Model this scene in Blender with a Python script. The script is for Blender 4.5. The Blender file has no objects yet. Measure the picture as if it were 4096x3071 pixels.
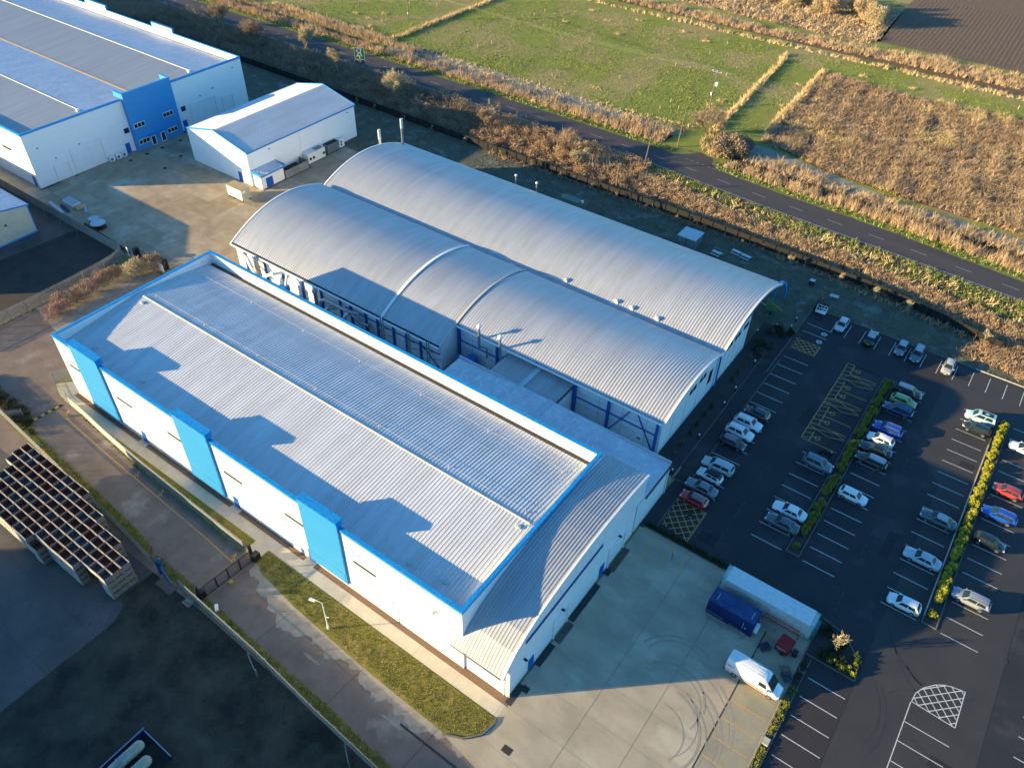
import bpy, math, random
import numpy as np
from mathutils import Vector, Matrix
random.seed(7); rng = np.random.default_rng(11)
SC = bpy.context.scene; COL = SC.collection
# ------------------------------------------------------------ surveyed camera, pixel -> world measuring helpers
F = 3168.1787; H = 88.0; CX, CY = 2048.0, 1535.5
CM = np.array([[0.8092824, 0.587019, 0.0216933], [-0.407276, 0.5341051, 0.7408495], [0.4233063, -0.6083916, 0.6713207]])
def _ray(px, py): return CM.T @ np.array([(px-CX)/F, -(py-CY)/F, -1.0])
def _t(t, x, y): return (int(t[0])*1024+x*1024/2212, int(t[1])*768+y*1024/2212)
def G(t, x, y, z=0.0):
    d = _ray(*_t(t, x, y)); k = (z-H)/d[2]; return (float(d[0]*k), float(d[1]*k))
def sgn(v): return 1 if v >= 0 else -1
# ------------------------------------------------------------ materials
MATS = {}
def mat(name, c, c2=None, scale=1.0, rough=.75, metal=0.0, bump=0.0, bscale=None, stretch=None, c3=None, s3=.2, t3=.62,
        detail=6, spec=.4, emit=None, lo=.35, hi=.65, coat=0, rnd=0.0, brick=None, bdist=.1, alpha=None):
    m = bpy.data.materials.new(name); m.use_nodes = True; nt = m.node_tree; N = nt.nodes; L = nt.links
    b = N['Principled BSDF']; b.inputs['Roughness'].default_value = rough; b.inputs['Metallic'].default_value = metal
    b.inputs['Specular IOR Level'].default_value = spec
    if coat: b.inputs['Coat Weight'].default_value = coat; b.inputs['Coat Roughness'].default_value = .08
    b.inputs['Base Color'].default_value = (*c, 1)
    tc = N.new('ShaderNodeTexCoord'); mp = N.new('ShaderNodeMapping'); L.new(tc.outputs['Object'], mp.inputs['Vector'])
    if stretch: mp.inputs['Scale'].default_value = stretch
    src = None
    def noise(sc, det=6, ro=.6):
        n = N.new('ShaderNodeTexNoise'); n.inputs['Scale'].default_value = sc; n.inputs['Detail'].default_value = det
        n.inputs['Roughness'].default_value = ro; L.new(mp.outputs['Vector'], n.inputs['Vector']); return n
    def mix(fac, a, bb, mode='MIX'):
        x = N.new('ShaderNodeMix'); x.data_type = 'RGBA'; x.blend_type = mode
        if isinstance(fac, float): x.inputs[0].default_value = fac
        else: L.new(fac, x.inputs[0])
        for i, v in ((6, a), (7, bb)):
            if isinstance(v, tuple): x.inputs[i].default_value = (*v, 1)
            else: L.new(v, x.inputs[i])
        return x.outputs[2]
    if c2:
        n = noise(scale, detail); r = N.new('ShaderNodeMapRange'); r.inputs[1].default_value = lo; r.inputs[2].default_value = hi
        L.new(n.outputs['Fac'], r.inputs[0]); src = mix(r.outputs[0], c, c2)
    if c3:
        n = noise(s3, 5); r = N.new('ShaderNodeMapRange'); r.inputs[1].default_value = t3; r.inputs[2].default_value = t3+.1
        L.new(n.outputs['Fac'], r.inputs[0]); src = mix(r.outputs[0], src if src else c, c3)
    if brick:
        bw, bh, mort, amt, jc = brick
        k = N.new('ShaderNodeTexBrick'); k.offset = 0; k.inputs['Scale'].default_value = 1; k.inputs['Brick Width'].default_value = bw
        k.inputs['Row Height'].default_value = bh; k.inputs['Mortar Size'].default_value = mort; k.inputs['Mortar Smooth'].default_value = .3
        k.inputs['Color1'].default_value = (1, 1, 1, 1); k.inputs['Color2'].default_value = (1-amt, 1-amt*1.15, 1-amt*1.4, 1)
        k.inputs['Mortar'].default_value = (jc, jc, jc, 1); L.new(tc.outputs['Object'], k.inputs['Vector'])
        src = mix(1.0, src if src else c, k.outputs['Color'], 'MULTIPLY')
    if rnd:
        at = N.new('ShaderNodeAttribute'); at.attribute_name = 'rnd'
        r = N.new('ShaderNodeMapRange'); r.inputs[3].default_value = 1-rnd; r.inputs[4].default_value = 1+rnd
        L.new(at.outputs['Fac'], r.inputs[0]); v = N.new('ShaderNodeVectorMath'); v.operation = 'SCALE'
        if src: L.new(src, v.inputs[0])
        else: v.inputs[0].default_value = c
        L.new(r.outputs[0], v.inputs['Scale']); src = v.outputs[0]
    if src: L.new(src, b.inputs['Base Color'])
    if bump:
        n = noise(bscale or scale*4, 8, .7); bp = N.new('ShaderNodeBump'); bp.inputs['Strength'].default_value = min(1, bump)
        bp.inputs['Distance'].default_value = bdist; L.new(n.outputs['Fac'], bp.inputs['Height']); L.new(bp.outputs[0], b.inputs['Normal'])
    if emit: b.inputs['Emission Color'].default_value = (*emit, 1); b.inputs['Emission Strength'].default_value = 1
    if alpha is not None: b.inputs['Alpha'].default_value = alpha
    MATS[name] = m; return m
mat('white_cladding', (.80,.81,.81), (.74,.76,.78), 1.2, .45, stretch=(.3,.3,4))
mat('white_paint', (.8,.8,.79), rough=.4)
mat('panel_white', (.78,.79,.79), (.72,.74,.76), .6, .45)
mat('blue_clad', (.030,.245,.56), (.036,.27,.60), .8, .45, stretch=(.3,.3,4))
mat('blue_trim', (.006,.19,.55), (.02,.30,.62), 3, .4)
mat('blue_steel', (.010,.09,.38), rough=.4)
mat('blue_door', (.006,.10,.42), rough=.4)
mat('roof_metal', (.54,.535,.53), (.62,.62,.63), .5, .5, .1, stretch=(1.6,.22,1), c3=(.62,.65,.71), s3=1.1, t3=.60, detail=10, lo=.4, hi=.62)
mat('roof_grey', (.35,.355,.365), (.41,.42,.435), .5, .45, .25, stretch=(2.2,.12,1), detail=9)
mat('roof_vault', (.42,.425,.435), (.50,.51,.525), .4, .42, .3, stretch=(2.2,.10,1), detail=9)
mat('roof_plain', (.45,.44,.425), (.51,.505,.495), .5, .5, .1, stretch=(2.2,.12,1), detail=9, c3=(.56,.59,.63), s3=.3, t3=.66)
mat('roof_frost', (.60,.63,.68), (.50,.53,.58), .5, .55, .1, c3=(.68,.70,.75), s3=1.6, t3=.54, stretch=(1,.5,1), detail=9)
mat('ridge_white', (.46,.46,.45), (.40,.405,.405), 2, .5)
mat('gutter_dark', (.05,.048,.045), (.10,.09,.08), 5, .7)
mat('glass', (.015,.022,.03), rough=.06, spec=.9)
mat('glass_car', (.012,.026,.032), (.02,.04,.046), 2.5, .28, spec=.22)
mat('galv', (.42,.44,.46), (.30,.32,.34), 6, .35, .7)
mat('black_steel', (.014,.015,.017), rough=.45)
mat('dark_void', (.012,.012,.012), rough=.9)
mat('tyre', (.016,.016,.017), rough=.85)
mat('rim', (.42,.43,.45), rough=.3, metal=.8)
mat('lamp_red', (.35,.01,.01), rough=.3); mat('lamp_clear', (.6,.62,.65), rough=.15, spec=.8)
mat('plate_yellow', (.7,.5,.03), rough=.5); mat('plate_white', (.75,.75,.72), rough=.5)
mat('concrete_yard', (.45,.37,.265), (.33,.265,.185), .35, .8, bump=.15, bscale=18, c3=(.50,.44,.345), s3=.12, t3=.57, brick=(5.95,4.6,.03,.26,.62), detail=9, bdist=.02)
mat('concrete_front', (.43,.365,.265), (.325,.28,.205), .22, .75, bump=.12, bscale=15, c3=(.46,.41,.30), s3=.10, t3=.55, detail=10, bdist=.02, stretch=(1,1.6,1))
mat('concrete_strip', (.33,.30,.21), (.25,.23,.16), .3, .75, detail=9, bump=.1, bscale=15, bdist=.02)
mat('concrete_path', (.52,.48,.40), (.44,.40,.33), .6, .8, bump=.1, bscale=15, c3=(.36,.36,.30), s3=.3, t3=.62, detail=9, bdist=.02, brick=(6.1,40,.03,.08,.6))
mat('concrete_path2', (.33,.295,.24), (.25,.205,.16), .9, .8, bump=.1, bscale=15, detail=10, bdist=.02)
mat('concrete_drive', (.22,.165,.13), (.16,.12,.095), .35, .7, bump=.12, bscale=14, c3=(.30,.26,.215), s3=.13, t3=.60, detail=10, bdist=.02, brick=(12.2,100,.02,.07,.5))
mat('concrete_pad', (.115,.105,.10), (.075,.07,.068), .25, .8, bump=.12, bscale=12, detail=9, bdist=.02, brick=(9,6.2,.03,.15,.45))
mat('asphalt', (.029,.029,.033), (.021,.022,.026), .25, .8, bump=.25, bscale=30, detail=10, bdist=.02, c3=(.043,.042,.044), s3=.16, t3=.55)
mat('asphalt_old', (.046,.044,.044), (.036,.035,.037), .2, .8, bump=.25, bscale=30, detail=10, bdist=.02)
mat('asphalt_purple', (.036,.031,.034), (.028,.025,.029), .3, .85, bump=.25, bscale=30, detail=10, bdist=.02)
mat('asphalt_road', (.062,.055,.056), (.050,.045,.047), .15, .8, bump=.2, bscale=20, stretch=(.25,2,1), detail=9, bdist=.02)
mat('tyre_mark', (.03,.028,.026), rough=.7)
mat('tyre_faint', (.26,.24,.19), (.32,.295,.235), 2, .75); mat('tyre_faint_dark', (.030,.030,.033), (.037,.037,.039), 2, .8); mat('tyre_mark_pale', (.15,.14,.12), (.20,.19,.155), 1.5, .8)
mat('paint_white', (.62,.62,.60), (.48,.48,.46), 3, .7); mat('paint_road', (.30,.30,.29), rough=.8); mat('paint_yellow', (.74,.37,.08), (.50,.27,.08), 3, .7)
mat('kerb', (.16,.15,.13), (.11,.105,.09), 2, .8)
mat('kerb_pale', (.48,.45,.36), (.36,.33,.26), 2, .8)
mat('asphalt_patch', (.022,.022,.025), (.017,.017,.02), 1, .85); mat('scuff', (.06,.062,.064), (.035,.035,.037), 2.5, .8, detail=10); mat('joint_pale', (.22,.20,.16), rough=.9); mat('joint', (.035,.033,.03), rough=.9)
mat('gravel_brown', (.24,.15,.10), (.10,.065,.045), 14, .95, bump=1, bscale=18, c3=(.38,.30,.24), s3=16, t3=.58, bdist=.06)
mat('gravel_dark', (.05,.05,.053), (.032,.032,.034), 8, .95, bump=1, bscale=16, bdist=.05)
mat('dirt_lot', (.070,.060,.042), (.014,.015,.013), .22, .95, bump=1, bscale=5, c3=(.040,.044,.032), s3=.35, t3=.56, detail=12, bdist=.08)
mat('dirt_brown', (.062,.047,.040), (.040,.033,.030), .4, .95, bump=.8, bscale=9, detail=12, c3=(.035,.032,.03), s3=.2, t3=.56, bdist=.06)
mat('lawn', (.19,.17,.035), (.11,.115,.022), .5, .95, bump=1, bscale=9, c3=(.25,.19,.055), s3=.28, t3=.52, detail=12, bdist=.1)
mat('lawn_frost', (.115,.115,.080), (.075,.080,.055), .4, .95, bump=1, bscale=6, c3=(.17,.17,.15), s3=.25, t3=.55, detail=12, bdist=.1)
mat('meadow', (.205,.24,.036), (.145,.18,.03), .10, .95, bump=1, bscale=2.6, c3=(.27,.235,.09), s3=.05, t3=.47, detail=12, bdist=.35)
mat('meadow_tan', (.26,.22,.09), (.32,.24,.12), .3, .95, bump=1, bscale=3, detail=12, bdist=.4, c3=(.075,.085,.02), s3=.2, t3=.5)
mat('frost_grass', (.30,.30,.24), (.20,.18,.11), .6, .95, bump=1, bscale=3, detail=12, bdist=.3, c3=(.28,.28,.24), s3=.3, t3=.55)
mat('verge', (.13,.18,.035), (.17,.17,.05), .5, .95, bump=1, bscale=5, detail=12, bdist=.3, c3=(.055,.045,.02), s3=.4, t3=.55)
mat('scrub_soil', (.16,.10,.05), (.10,.065,.035), .7, .95, bump=1, bscale=4, detail=12, bdist=.4)
mat('plough', (.17,.115,.075), (.11,.074,.050), 1.2, .95, bump=1, bscale=4, detail=12, c3=(.17,.12,.085), s3=2.2, t3=.54, bdist=.4)
mat('ditch', (.022,.018,.012), (.04,.03,.018), 1, .95)
mat('reed', (.58,.42,.26), (.42,.30,.18), .35, .9, rnd=.4, c3=(.66,.52,.33), s3=.3, t3=.58)
mat('reed_dark', (.32,.21,.12), (.44,.29,.17), .35, .9, rnd=.5)
mat('scrub_tuft', (.46,.33,.20), (.30,.21,.13), .16, .9, rnd=.45, c3=(.56,.43,.20), s3=.055, t3=.56)
mat('hedge_twig', (.20,.15,.105), (.30,.225,.155), .22, .9, rnd=.45, c3=(.19,.16,.08), s3=.3, t3=.56)
mat('bramble', (.46,.31,.18), (.33,.225,.135), .3, .9, rnd=.45, c3=(.56,.42,.26), s3=.5, t3=.56)
mat('green_tuft', (.20,.27,.05), (.26,.27,.08), .5, .9, rnd=.45)
mat('lawn_tuft', (.27,.25,.05), (.17,.165,.035), .35, .9, rnd=.4, c3=(.38,.29,.08), s3=.25, t3=.52)
mat('frost_tuft', (.19,.185,.14), (.12,.125,.08), .5, .9, rnd=.4)
mat('meadow_tuft', (.26,.30,.055), (.34,.33,.10), .12, .9, rnd=.22, c3=(.42,.34,.14), s3=.05, t3=.55)
mat('tan_tuft', (.72,.54,.30), (.56,.40,.21), .6, .9, rnd=.4)
mat('twig_brown', (.38,.28,.18), (.28,.20,.13), 1, .9, rnd=.3); mat('twig_pale', (.54,.45,.27), (.42,.34,.19), 1, .9, rnd=.3)
mat('twig_red', (.42,.27,.23), (.34,.23,.17), 1, .9, rnd=.3); mat('bark', (.13,.10,.07), (.09,.07,.05), 5, .9)
mat('shrub_yellow', (.44,.41,.035), (.22,.24,.03), 1.2, .8, rnd=.4); mat('shrub_green', (.16,.19,.02), (.22,.22,.03), 1.2, .8, rnd=.4)
mat('shrub_dark', (.028,.040,.014), (.045,.055,.02), 1.2, .8, rnd=.4); mat('shrub_grey', (.085,.095,.075), (.06,.07,.055), 2, .9, rnd=.4)
mat('conifer', (.04,.07,.02), (.07,.095,.03), 2, .9, rnd=.4); mat('grass_plume', (.20,.16,.09), (.14,.11,.06), 2, .9, rnd=.4)
mat('wood_crate', (.19,.10,.07), (.12,.065,.05), 3, .85, bump=.4, bscale=20, stretch=(1,1,4)); mat('wood_grey', (.26,.22,.17), (.18,.15,.11), 3, .85, stretch=(.3,1,9))
mat('wood_sunlit', (.55,.52,.46), (.42,.39,.34), 4, .8); mat('wood_blue', (.17,.165,.17), (.11,.105,.11), 3, .85)
mat('wood_pale', (.42,.33,.20), (.33,.25,.15), 2.5, .85, stretch=(1,6,1)); mat('pallet_blue', (.04,.055,.08), (.07,.08,.10), 3, .85)
mat('palisade', (.40,.42,.42), (.32,.34,.34), 2, .5, .4); mat('sheet_fence', (.40,.43,.44), (.32,.35,.36), 1.5, .5)
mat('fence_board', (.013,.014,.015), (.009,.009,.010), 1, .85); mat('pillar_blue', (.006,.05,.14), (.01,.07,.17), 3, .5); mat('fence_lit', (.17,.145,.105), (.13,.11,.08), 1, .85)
mat('mesh_fence', (.22,.235,.235), (.17,.185,.185), 1, .7)
mat('cream_clad', (.52,.52,.42), (.46,.46,.37), 1, .6); mat('container_blue', (.008,.022,.10), (.010,.030,.13), 1.2, .5)
mat('container_blue_top', (.012,.045,.15), (.03,.09,.22), .9, .5, c3=(.008,.02,.12), s3=.45, t3=.55); mat('container_white', (.55,.58,.56), (.42,.45,.40), 1.5, .5, c3=(.34,.36,.30), s3=1.2, t3=.6)
mat('container_top', (.62,.68,.70), (.52,.58,.60), 2, .5, bump=.3, bscale=6); mat('teal', (.03,.30,.24), (.05,.36,.33), 3, .5)
mat('red_paint', (.30,.012,.010), (.22,.01,.01), 3, .5); mat('orange_red', (.42,.06,.02), rough=.5)
mat('grey_unit', (.13,.16,.17), (.10,.13,.14), 2, .5); mat('pale_green', (.38,.44,.33), (.33,.39,.28), 2, .5)
mat('cabin_white', (.68,.70,.66), rough=.5); mat('tank_cream', (.33,.36,.28), (.28,.30,.22), 1.5, .4); mat('tank_blue', (.01,.12,.42), (.015,.16,.48), 2, .35)
mat('gold_steel', (.42,.30,.16), rough=.5); mat('lift_green', (.05,.16,.05), rough=.5); mat('lift_yellow', (.20,.24,.04), rough=.5)
mat('rust', (.14,.06,.035), (.08,.04,.03), 5, .8); mat('yellow_band', (.55,.36,.03), rough=.6); mat('sign_green', (.004,.12,.065), rough=.4); mat('sign_blue', (.004,.02,.09), rough=.4)
mat('pole_wood', (.20,.15,.10), (.13,.10,.07), 6, .85); mat('wire', (.25,.23,.19), rough=.5); mat('lid_green', (.16,.24,.20), (.12,.19,.16), 2, .6); mat('tree_guard', (.42,.36,.20), rough=.8)
mat('timber', (.22,.16,.10), rough=.85); mat('frost_top', (.50,.56,.60), (.38,.44,.48), 3, .7)
# ------------------------------------------------------------ mesh builder
class MB:
    def __init__(s): s.v = []; s.f = []; s.m = []; s.cur = 0; s.sm = []
    def face(s, idx): s.f.append(tuple(idx)); s.m.append(s.cur)
    def add(s, vs, fs):
        o = len(s.v); s.v += [tuple(map(float, p)) for p in vs]
        for f in fs: s.face([i+o for i in f])
    def box(s, x0, x1, y0, y1, z0, z1):
        s.add([(x0,y0,z0),(x1,y0,z0),(x1,y1,z0),(x0,y1,z0),(x0,y0,z1),(x1,y0,z1),(x1,y1,z1),(x0,y1,z1)],
              [(0,3,2,1),(4,5,6,7),(0,1,5,4),(1,2,6,5),(2,3,7,6),(3,0,4,7)]); return s
    def obox(s, c, d, rot=0, tilt=0):
        cx, cy, cz = c; a, b, h = d[0]/2, d[1]/2, d[2]/2
        M_ = Matrix.Rotation(rot, 3, 'Z') @ Matrix.Rotation(tilt, 3, 'Y')
        vs = [M_ @ Vector((sx*a, sy*b, sz*h))+Vector(c) for sz in (-1, 1) for sx, sy in ((-1,-1),(1,-1),(1,1),(-1,1))]
        s.add(vs, [(0,3,2,1),(4,5,6,7),(0,1,5,4),(1,2,6,5),(2,3,7,6),(3,0,4,7)]); return s
    def beam(s, a, b, w, h=None):
        a = Vector(a); b = Vector(b); d = (b-a); L_ = d.length; d.normalize(); h = h or w
        u = d.cross(Vector((0,0,1))); u = Vector((1,0,0)) if u.length < 1e-4 else u.normalized(); n = u.cross(d).normalized()
        vs = [p+u*sx*w/2+n*sz*h/2 for p in (a, b) for sx, sz in ((-1,-1),(1,-1),(1,1),(-1,1))]
        s.add(vs, [(0,1,2,3),(7,6,5,4),(0,4,5,1),(1,5,6,2),(2,6,7,3),(3,7,4,0)]); return s
    def tube(s, pts, r, n=8, caps=True, r2=None):
        pts = [Vector(p) for p in pts]; rings = []; K = len(pts)
        for i, p in enumerate(pts):
            d = (pts[min(i+1, K-1)]-pts[max(i-1, 0)]).normalized()
            u = d.cross(Vector((0,0,1))); u = Vector((1,0,0)) if u.length < 1e-3 else u.normalized(); w = u.cross(d).normalized()
            rr = r if r2 is None else r+(r2-r)*i/(K-1)
            rings.append([p+(u*math.cos(a)+w*math.sin(a))*rr for a in [2*math.pi*k/n for k in range(n)]])
        vs = [q for R in rings for q in R]; fs = []
        for i in range(K-1):
            for k in range(n): a = i*n+k; b = i*n+(k+1) % n; fs.append((a, b, b+n, a+n))
        if caps: fs.append(tuple(range(n))[::-1]); fs.append(tuple((K-1)*n+k for k in range(n)))
        s.add(vs, fs); return s
    def lathe(s, c, prof, n=16):
        vs = []; fs = []
        for r, z in prof: vs += [(c[0]+r*math.cos(2*math.pi*k/n), c[1]+r*math.sin(2*math.pi*k/n), c[2]+z) for k in range(n)]
        for i in range(len(prof)-1):
            for k in range(n): a = i*n+k; b = i*n+(k+1) % n; fs.append((a, b, b+n, a+n))
        fs.append(tuple(range(n))[::-1]); fs.append(tuple((len(prof)-1)*n+k for k in range(n)))
        s.add(vs, fs); return s
    def prism(s, poly, z0, z1):
        n = len(poly); A = sum(poly[i][0]*poly[(i+1) % n][1]-poly[(i+1) % n][0]*poly[i][1] for i in range(n))
        if A < 0: poly = poly[::-1]
        vs = [(x, y, z0) for x, y in poly]+[(x, y, z1) for x, y in poly]
        s.add(vs, [tuple(range(n))[::-1], tuple(range(n, 2*n))]+[(i, (i+1) % n, (i+1) % n+n, i+n) for i in range(n)]); return s
    def flat(s, poly, z):
        n = len(poly); A = sum(poly[i][0]*poly[(i+1) % n][1]-poly[(i+1) % n][0]*poly[i][1] for i in range(n))
        if A < 0: poly = poly[::-1]
        s.add([(x, y, z) for x, y in poly], [tuple(range(n))]); return s
    def line(s, a, b, w, z):
        a = np.array(a[:2], float); b = np.array(b[:2], float); d = b-a; d /= np.linalg.norm(d); n = np.array([-d[1], d[0]])*w/2
        s.add([(*(a-n), z), (*(b-n), z), (*(b+n), z), (*(a+n), z)], [(0,1,2,3)]); return s
    def build(s, name, m, parent=None, smooth=False, loc=None):
        me = bpy.data.meshes.new(name); me.from_pydata(s.v, [], s.f)
        for k in (m if isinstance(m, (list, tuple)) else [m]): me.materials.append(MATS[k])
        if isinstance(m, (list, tuple)): me.polygons.foreach_set('material_index', s.m)
        if smooth: me.polygons.foreach_set('use_smooth', [True]*len(me.polygons))
        me.update(); o = bpy.data.objects.new(name, me); COL.objects.link(o)
        if parent is not None:
            o.parent = parent
            if loc is None:   # world-space mesh under a placed parent
                o.matrix_parent_inverse = parent.matrix_basis.inverted()
            else: o.location = loc
        elif loc: o.location = loc
        return o
def boxes(name, m, parent, lst, **k): return [MB().box(*b).build(name, m, parent, **k) for b in lst]
def npmesh(name, V, Fc, m, rndv=None, smooth=False, parent=None):
    me = bpy.data.meshes.new(name); k = Fc.shape[1]
    me.vertices.add(len(V)); me.vertices.foreach_set('co', V.astype(np.float32).ravel())
    me.loops.add(Fc.size); me.loops.foreach_set('vertex_index', Fc.astype(np.int32).ravel())
    me.polygons.add(len(Fc)); me.polygons.foreach_set('loop_start', np.arange(0, Fc.size, k, dtype=np.int32))
    if smooth: me.polygons.foreach_set('use_smooth', np.ones(len(Fc), bool))
    me.materials.append(MATS[m])
    if rndv is not None:
        a = me.attributes.new('rnd', 'FLOAT', 'POINT'); a.data.foreach_set('value', rndv.astype(np.float32))
    me.update(calc_edges=True); o = bpy.data.objects.new(name, me); COL.objects.link(o)
    if parent is not None: o.parent = parent
    return o
def tag(o, label=None, cat=None, group=None, kind=None):
    if label: o['label'] = label
    if cat: o['category'] = cat
    if group: o['group'] = group
    if kind: o['kind'] = kind
    return o
def thing(name, loc, label, cat, group=None, rz=0):
    o = bpy.data.objects.new(name, None); COL.objects.link(o); o.location = loc; o.rotation_euler = (0, 0, rz); o.empty_display_size = .3
    return tag(o, label, cat, group)
def copy_tree(o, parent=None):
    c = o.copy(); COL.objects.link(c); c.parent = parent
    if parent is not None: c.matrix_parent_inverse = o.matrix_parent_inverse.copy()
    for ch in [x for x in KIDS(o)]: copy_tree(ch, c)
    return c
def KIDS(o): return [x for x in COL.objects if x.parent == o]
def struct(mb, name, m): return tag(mb.build(name, m), kind='structure')
def sheet(name, m, poly, z): return struct(MB().flat(poly, z), name, m)
# ------------------------------------------------------------ scatter helpers (numpy)
def in_poly(P, poly):
    x, y = P[:, 0], P[:, 1]; ins = np.zeros(len(P), bool); n = len(poly)
    for i in range(n):
        x1, y1 = poly[i]; x2, y2 = poly[(i+1) % n]
        c = ((y1 > y) != (y2 > y)) & (x < (x2-x1)*(y-y1)/((y2-y1) if y2 != y1 else 1e-9)+x1); ins ^= c
    return ins
def scatter(poly, dens):
    p = np.array(poly); lo = p.min(0); hi = p.max(0); n = int(np.prod(hi-lo)*dens)
    P = lo+rng.random((n, 2))*(hi-lo); return P[in_poly(P, poly)]
def smooth_noise(P, s, seed=0):
    r = np.random.default_rng(seed); v = np.zeros(len(P))
    for _ in range(9):
        k = r.normal(size=2)*s; v += np.sin(P @ k*2*np.pi+r.random()*7)
    return v/4.2
def blades(name, P, h, w, m, lean=.35, per=3, spread=.25, hz=.3, z0=0.0, parent=None, clump=None):
    P = np.repeat(P, per, 0); P = P+rng.normal(size=P.shape)*spread; n = len(P)
    a = rng.random(n)*2*np.pi; hh = h*(1+hz*rng.normal(size=n)).clip(.3, 2)
    if clump is not None: hh *= (1+.5*smooth_noise(P, clump, 3)).clip(.25, 2)
    d = np.stack([np.cos(a), np.sin(a)], 1)*w/2; l = rng.normal(size=(n, 2))*lean*hh[:, None]
    V = np.zeros((n, 3, 3)); V[:, 0, :2] = P-d; V[:, 1, :2] = P+d; V[:, 2, :2] = P+l; V[:, 2, 2] = hh; V[:, :, 2] += z0
    rv = np.repeat(rng.random(n), 3)
    return npmesh(name, V.reshape(-1, 3), np.arange(3*n).reshape(-1, 3), m, rv, parent=parent)
def leafcloud(C, R, n, size, long=1.0, up=0.0):
    """n small leaf triangles spread through ellipsoids centred C (k,3) with radii R (k,3)"""
    C = np.asarray(C, float); R = np.asarray(R, float); k = rng.integers(0, len(C), n)
    d = rng.normal(size=(n, 3)); d /= np.linalg.norm(d, axis=1)[:, None]; r = rng.random(n)**.45
    P = C[k]+d*R[k]*r[:, None]; P[:, 2] = np.maximum(P[:, 2], .03)
    t = rng.normal(size=(n, 3))+d*.8; t[:, 2] += up; t /= np.linalg.norm(t, axis=1)[:, None]
    s = np.cross(t, rng.normal(size=(n, 3))); s /= np.linalg.norm(s, axis=1)[:, None]
    sz = size*(.6+.8*rng.random(n))[:, None]
    V = np.stack([P-s*sz*.5, P+s*sz*.5, P+t*sz*long], 1); V[:, :, 2] = np.maximum(V[:, :, 2], .01)
    return V.reshape(-1, 3), np.arange(3*n).reshape(-1, 3), np.repeat(rng.random(n), 3)
def ribs(mb, xs0, xs1, sp, prof, rw=.07, rh=.06, axis='x'):
    """ribbed metal sheet: prof = [(y,z)...] swept, standing ribs every sp along the other axis"""
    n = max(1, round((xs1-xs0)/sp)); sp = (xs1-xs0)/n; S = []
    for i in range(n):
        x = xs0+i*sp; S += [(x, 0), (x+sp-rw*1.6, 0), (x+sp-rw*1.2, rh), (x+sp-rw*.4, rh)]
    S.append((xs1, 0)); m_ = len(prof); vs = []
    for x, dz in S:
        for y, z in prof: vs.append((x, y, z+dz) if axis == 'x' else (y, x, z+dz))
    fs = []
    for i in range(len(S)-1):
        for j in range(m_-1):
            a = i*m_+j; q = (a, a+m_, a+m_+1, a+1); fs.append(q if axis == 'x' else q[::-1])
    mb.add(vs, fs); return mb
# ============================================================ GROUND
base = MB(); base.flat([(-1500,-900),(1500,-900),(1500,1500),(-1500,1500)], -.03); struct(base, 'ground', 'meadow')
sheet('dark_lot', 'dirt_lot', [(-400,-300),(60,-300),(60,22.6),(-400,22.6)], -.022)
# lot west: gravel ground between B6 shed, curved fence
sheet('gravel_lot', 'dirt_brown', [(-300,22.6),(-136.3,22.6),(-136.3,53.2),(-136.7,57.7),(-137.5,61.8),(-139,63.8),(-300,63.8)], -.020)
sheet('concrete_apron', 'concrete_pad', [(-159.9,50.2),(-156.2,48.2),(-154.8,62.8),(-154.8,63.8),(-159.9,63.8)], -.014)
sheet('concrete_apron', 'concrete_pad', [(-240,50),(-159.9,50),(-156,48.2),(-154.7,63.7),(-240,63.7)], -.010)
sheet('access_road', 'concrete_drive', [(-136.3,22.6),(-300,22.6),(-300,21),(-60,22.2),(-20,20.8),(-20,27.4),(-25.2,28.2),(-40.8,28.7),(-52.9,29.4),(-55,29.7),(-62.0,30.9),(-91,32.0),(-104.4,33.2),(-111.1,33.5),(-114.6,34.6),(-114.6,42),(-109.2,42),(-109.2,64),(-118,64.5),(-136.9,64.5),(-136.3,50)], -.006)
sheet('concrete_pad', 'concrete_pad', [G('03',0,1175)[:2],G('03',480,790)[:2],G('03',900,465)[:2],G('03',1000,370)[:2],G('03',1060,260)[:2],(-71.2,17.5),(-71.2,22.5),(-130,22.5),(-130,-3),(-80,-3)], -.016)
sheet('path', 'concrete_path2', [(-136.1,63.9),(-119,64.4),(-112,54),(-116,43.5),(-128,42.5),(-135.8,44)], -.001)
sheet('lawn', 'lawn_frost', [(-300,126.9),(30,126.9),(30,148.5),(-300,150)], -.016)
sheet('lawn', 'lawn_frost', [(-178,96.5),(-118,97.5),(-28.4,112),(-28.4,127),(-178,127)], -.012)
sheet('dark_verge', 'scrub_soil', [(-330,146),(-105,146.5),(-74,146),(-38,145),(-2,141.5),(60,134),(60,156),(9,158),(-16,159.7),(-44,161.3),(-77,164.2),(-117,164.9),(-330,164)], -.008)
# yards
sheet('back_yard', 'concrete_yard', [(-330,63.9),(-139.1,63.9),(-136.5,64.6),(-118,64.6),(-109,64.6),(-67,64.6),(-24.5,64.6),(-24.5,80.2),(-110,80.2),(-118.2,98),(-127,111),(-131,124.9),(-138.6,124.9),(-139,98),(-161,98),(-161,96),(-176,96),(-176,69),(-330,69)], .002)
sheet('yard_apron', 'concrete_yard', [(-176,96),(-161,96),(-161,127),(-176,127)], .001)
sheet('front_yard', 'concrete_front', [(-24.1,33.25),(-23.9,32.6),(-24.2,30.8),(-25.6,29.3),(-27.7,28.3),(-22.4,27.5),(-19,20),(2,-10),(1.3,61.9),(1.3,67.1),(-24.1,67.1)], .004)
sheet('parking_apron', 'concrete_strip', [(-3.55,-10),(1.15,-10),(1.15,61.7),(-3.55,61.7)], .009)
j = MB(); j.line((-3.6,-10),(-3.6,62),.16,.013); struct(j, 'drain_channel', 'joint'); j = MB()
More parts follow.
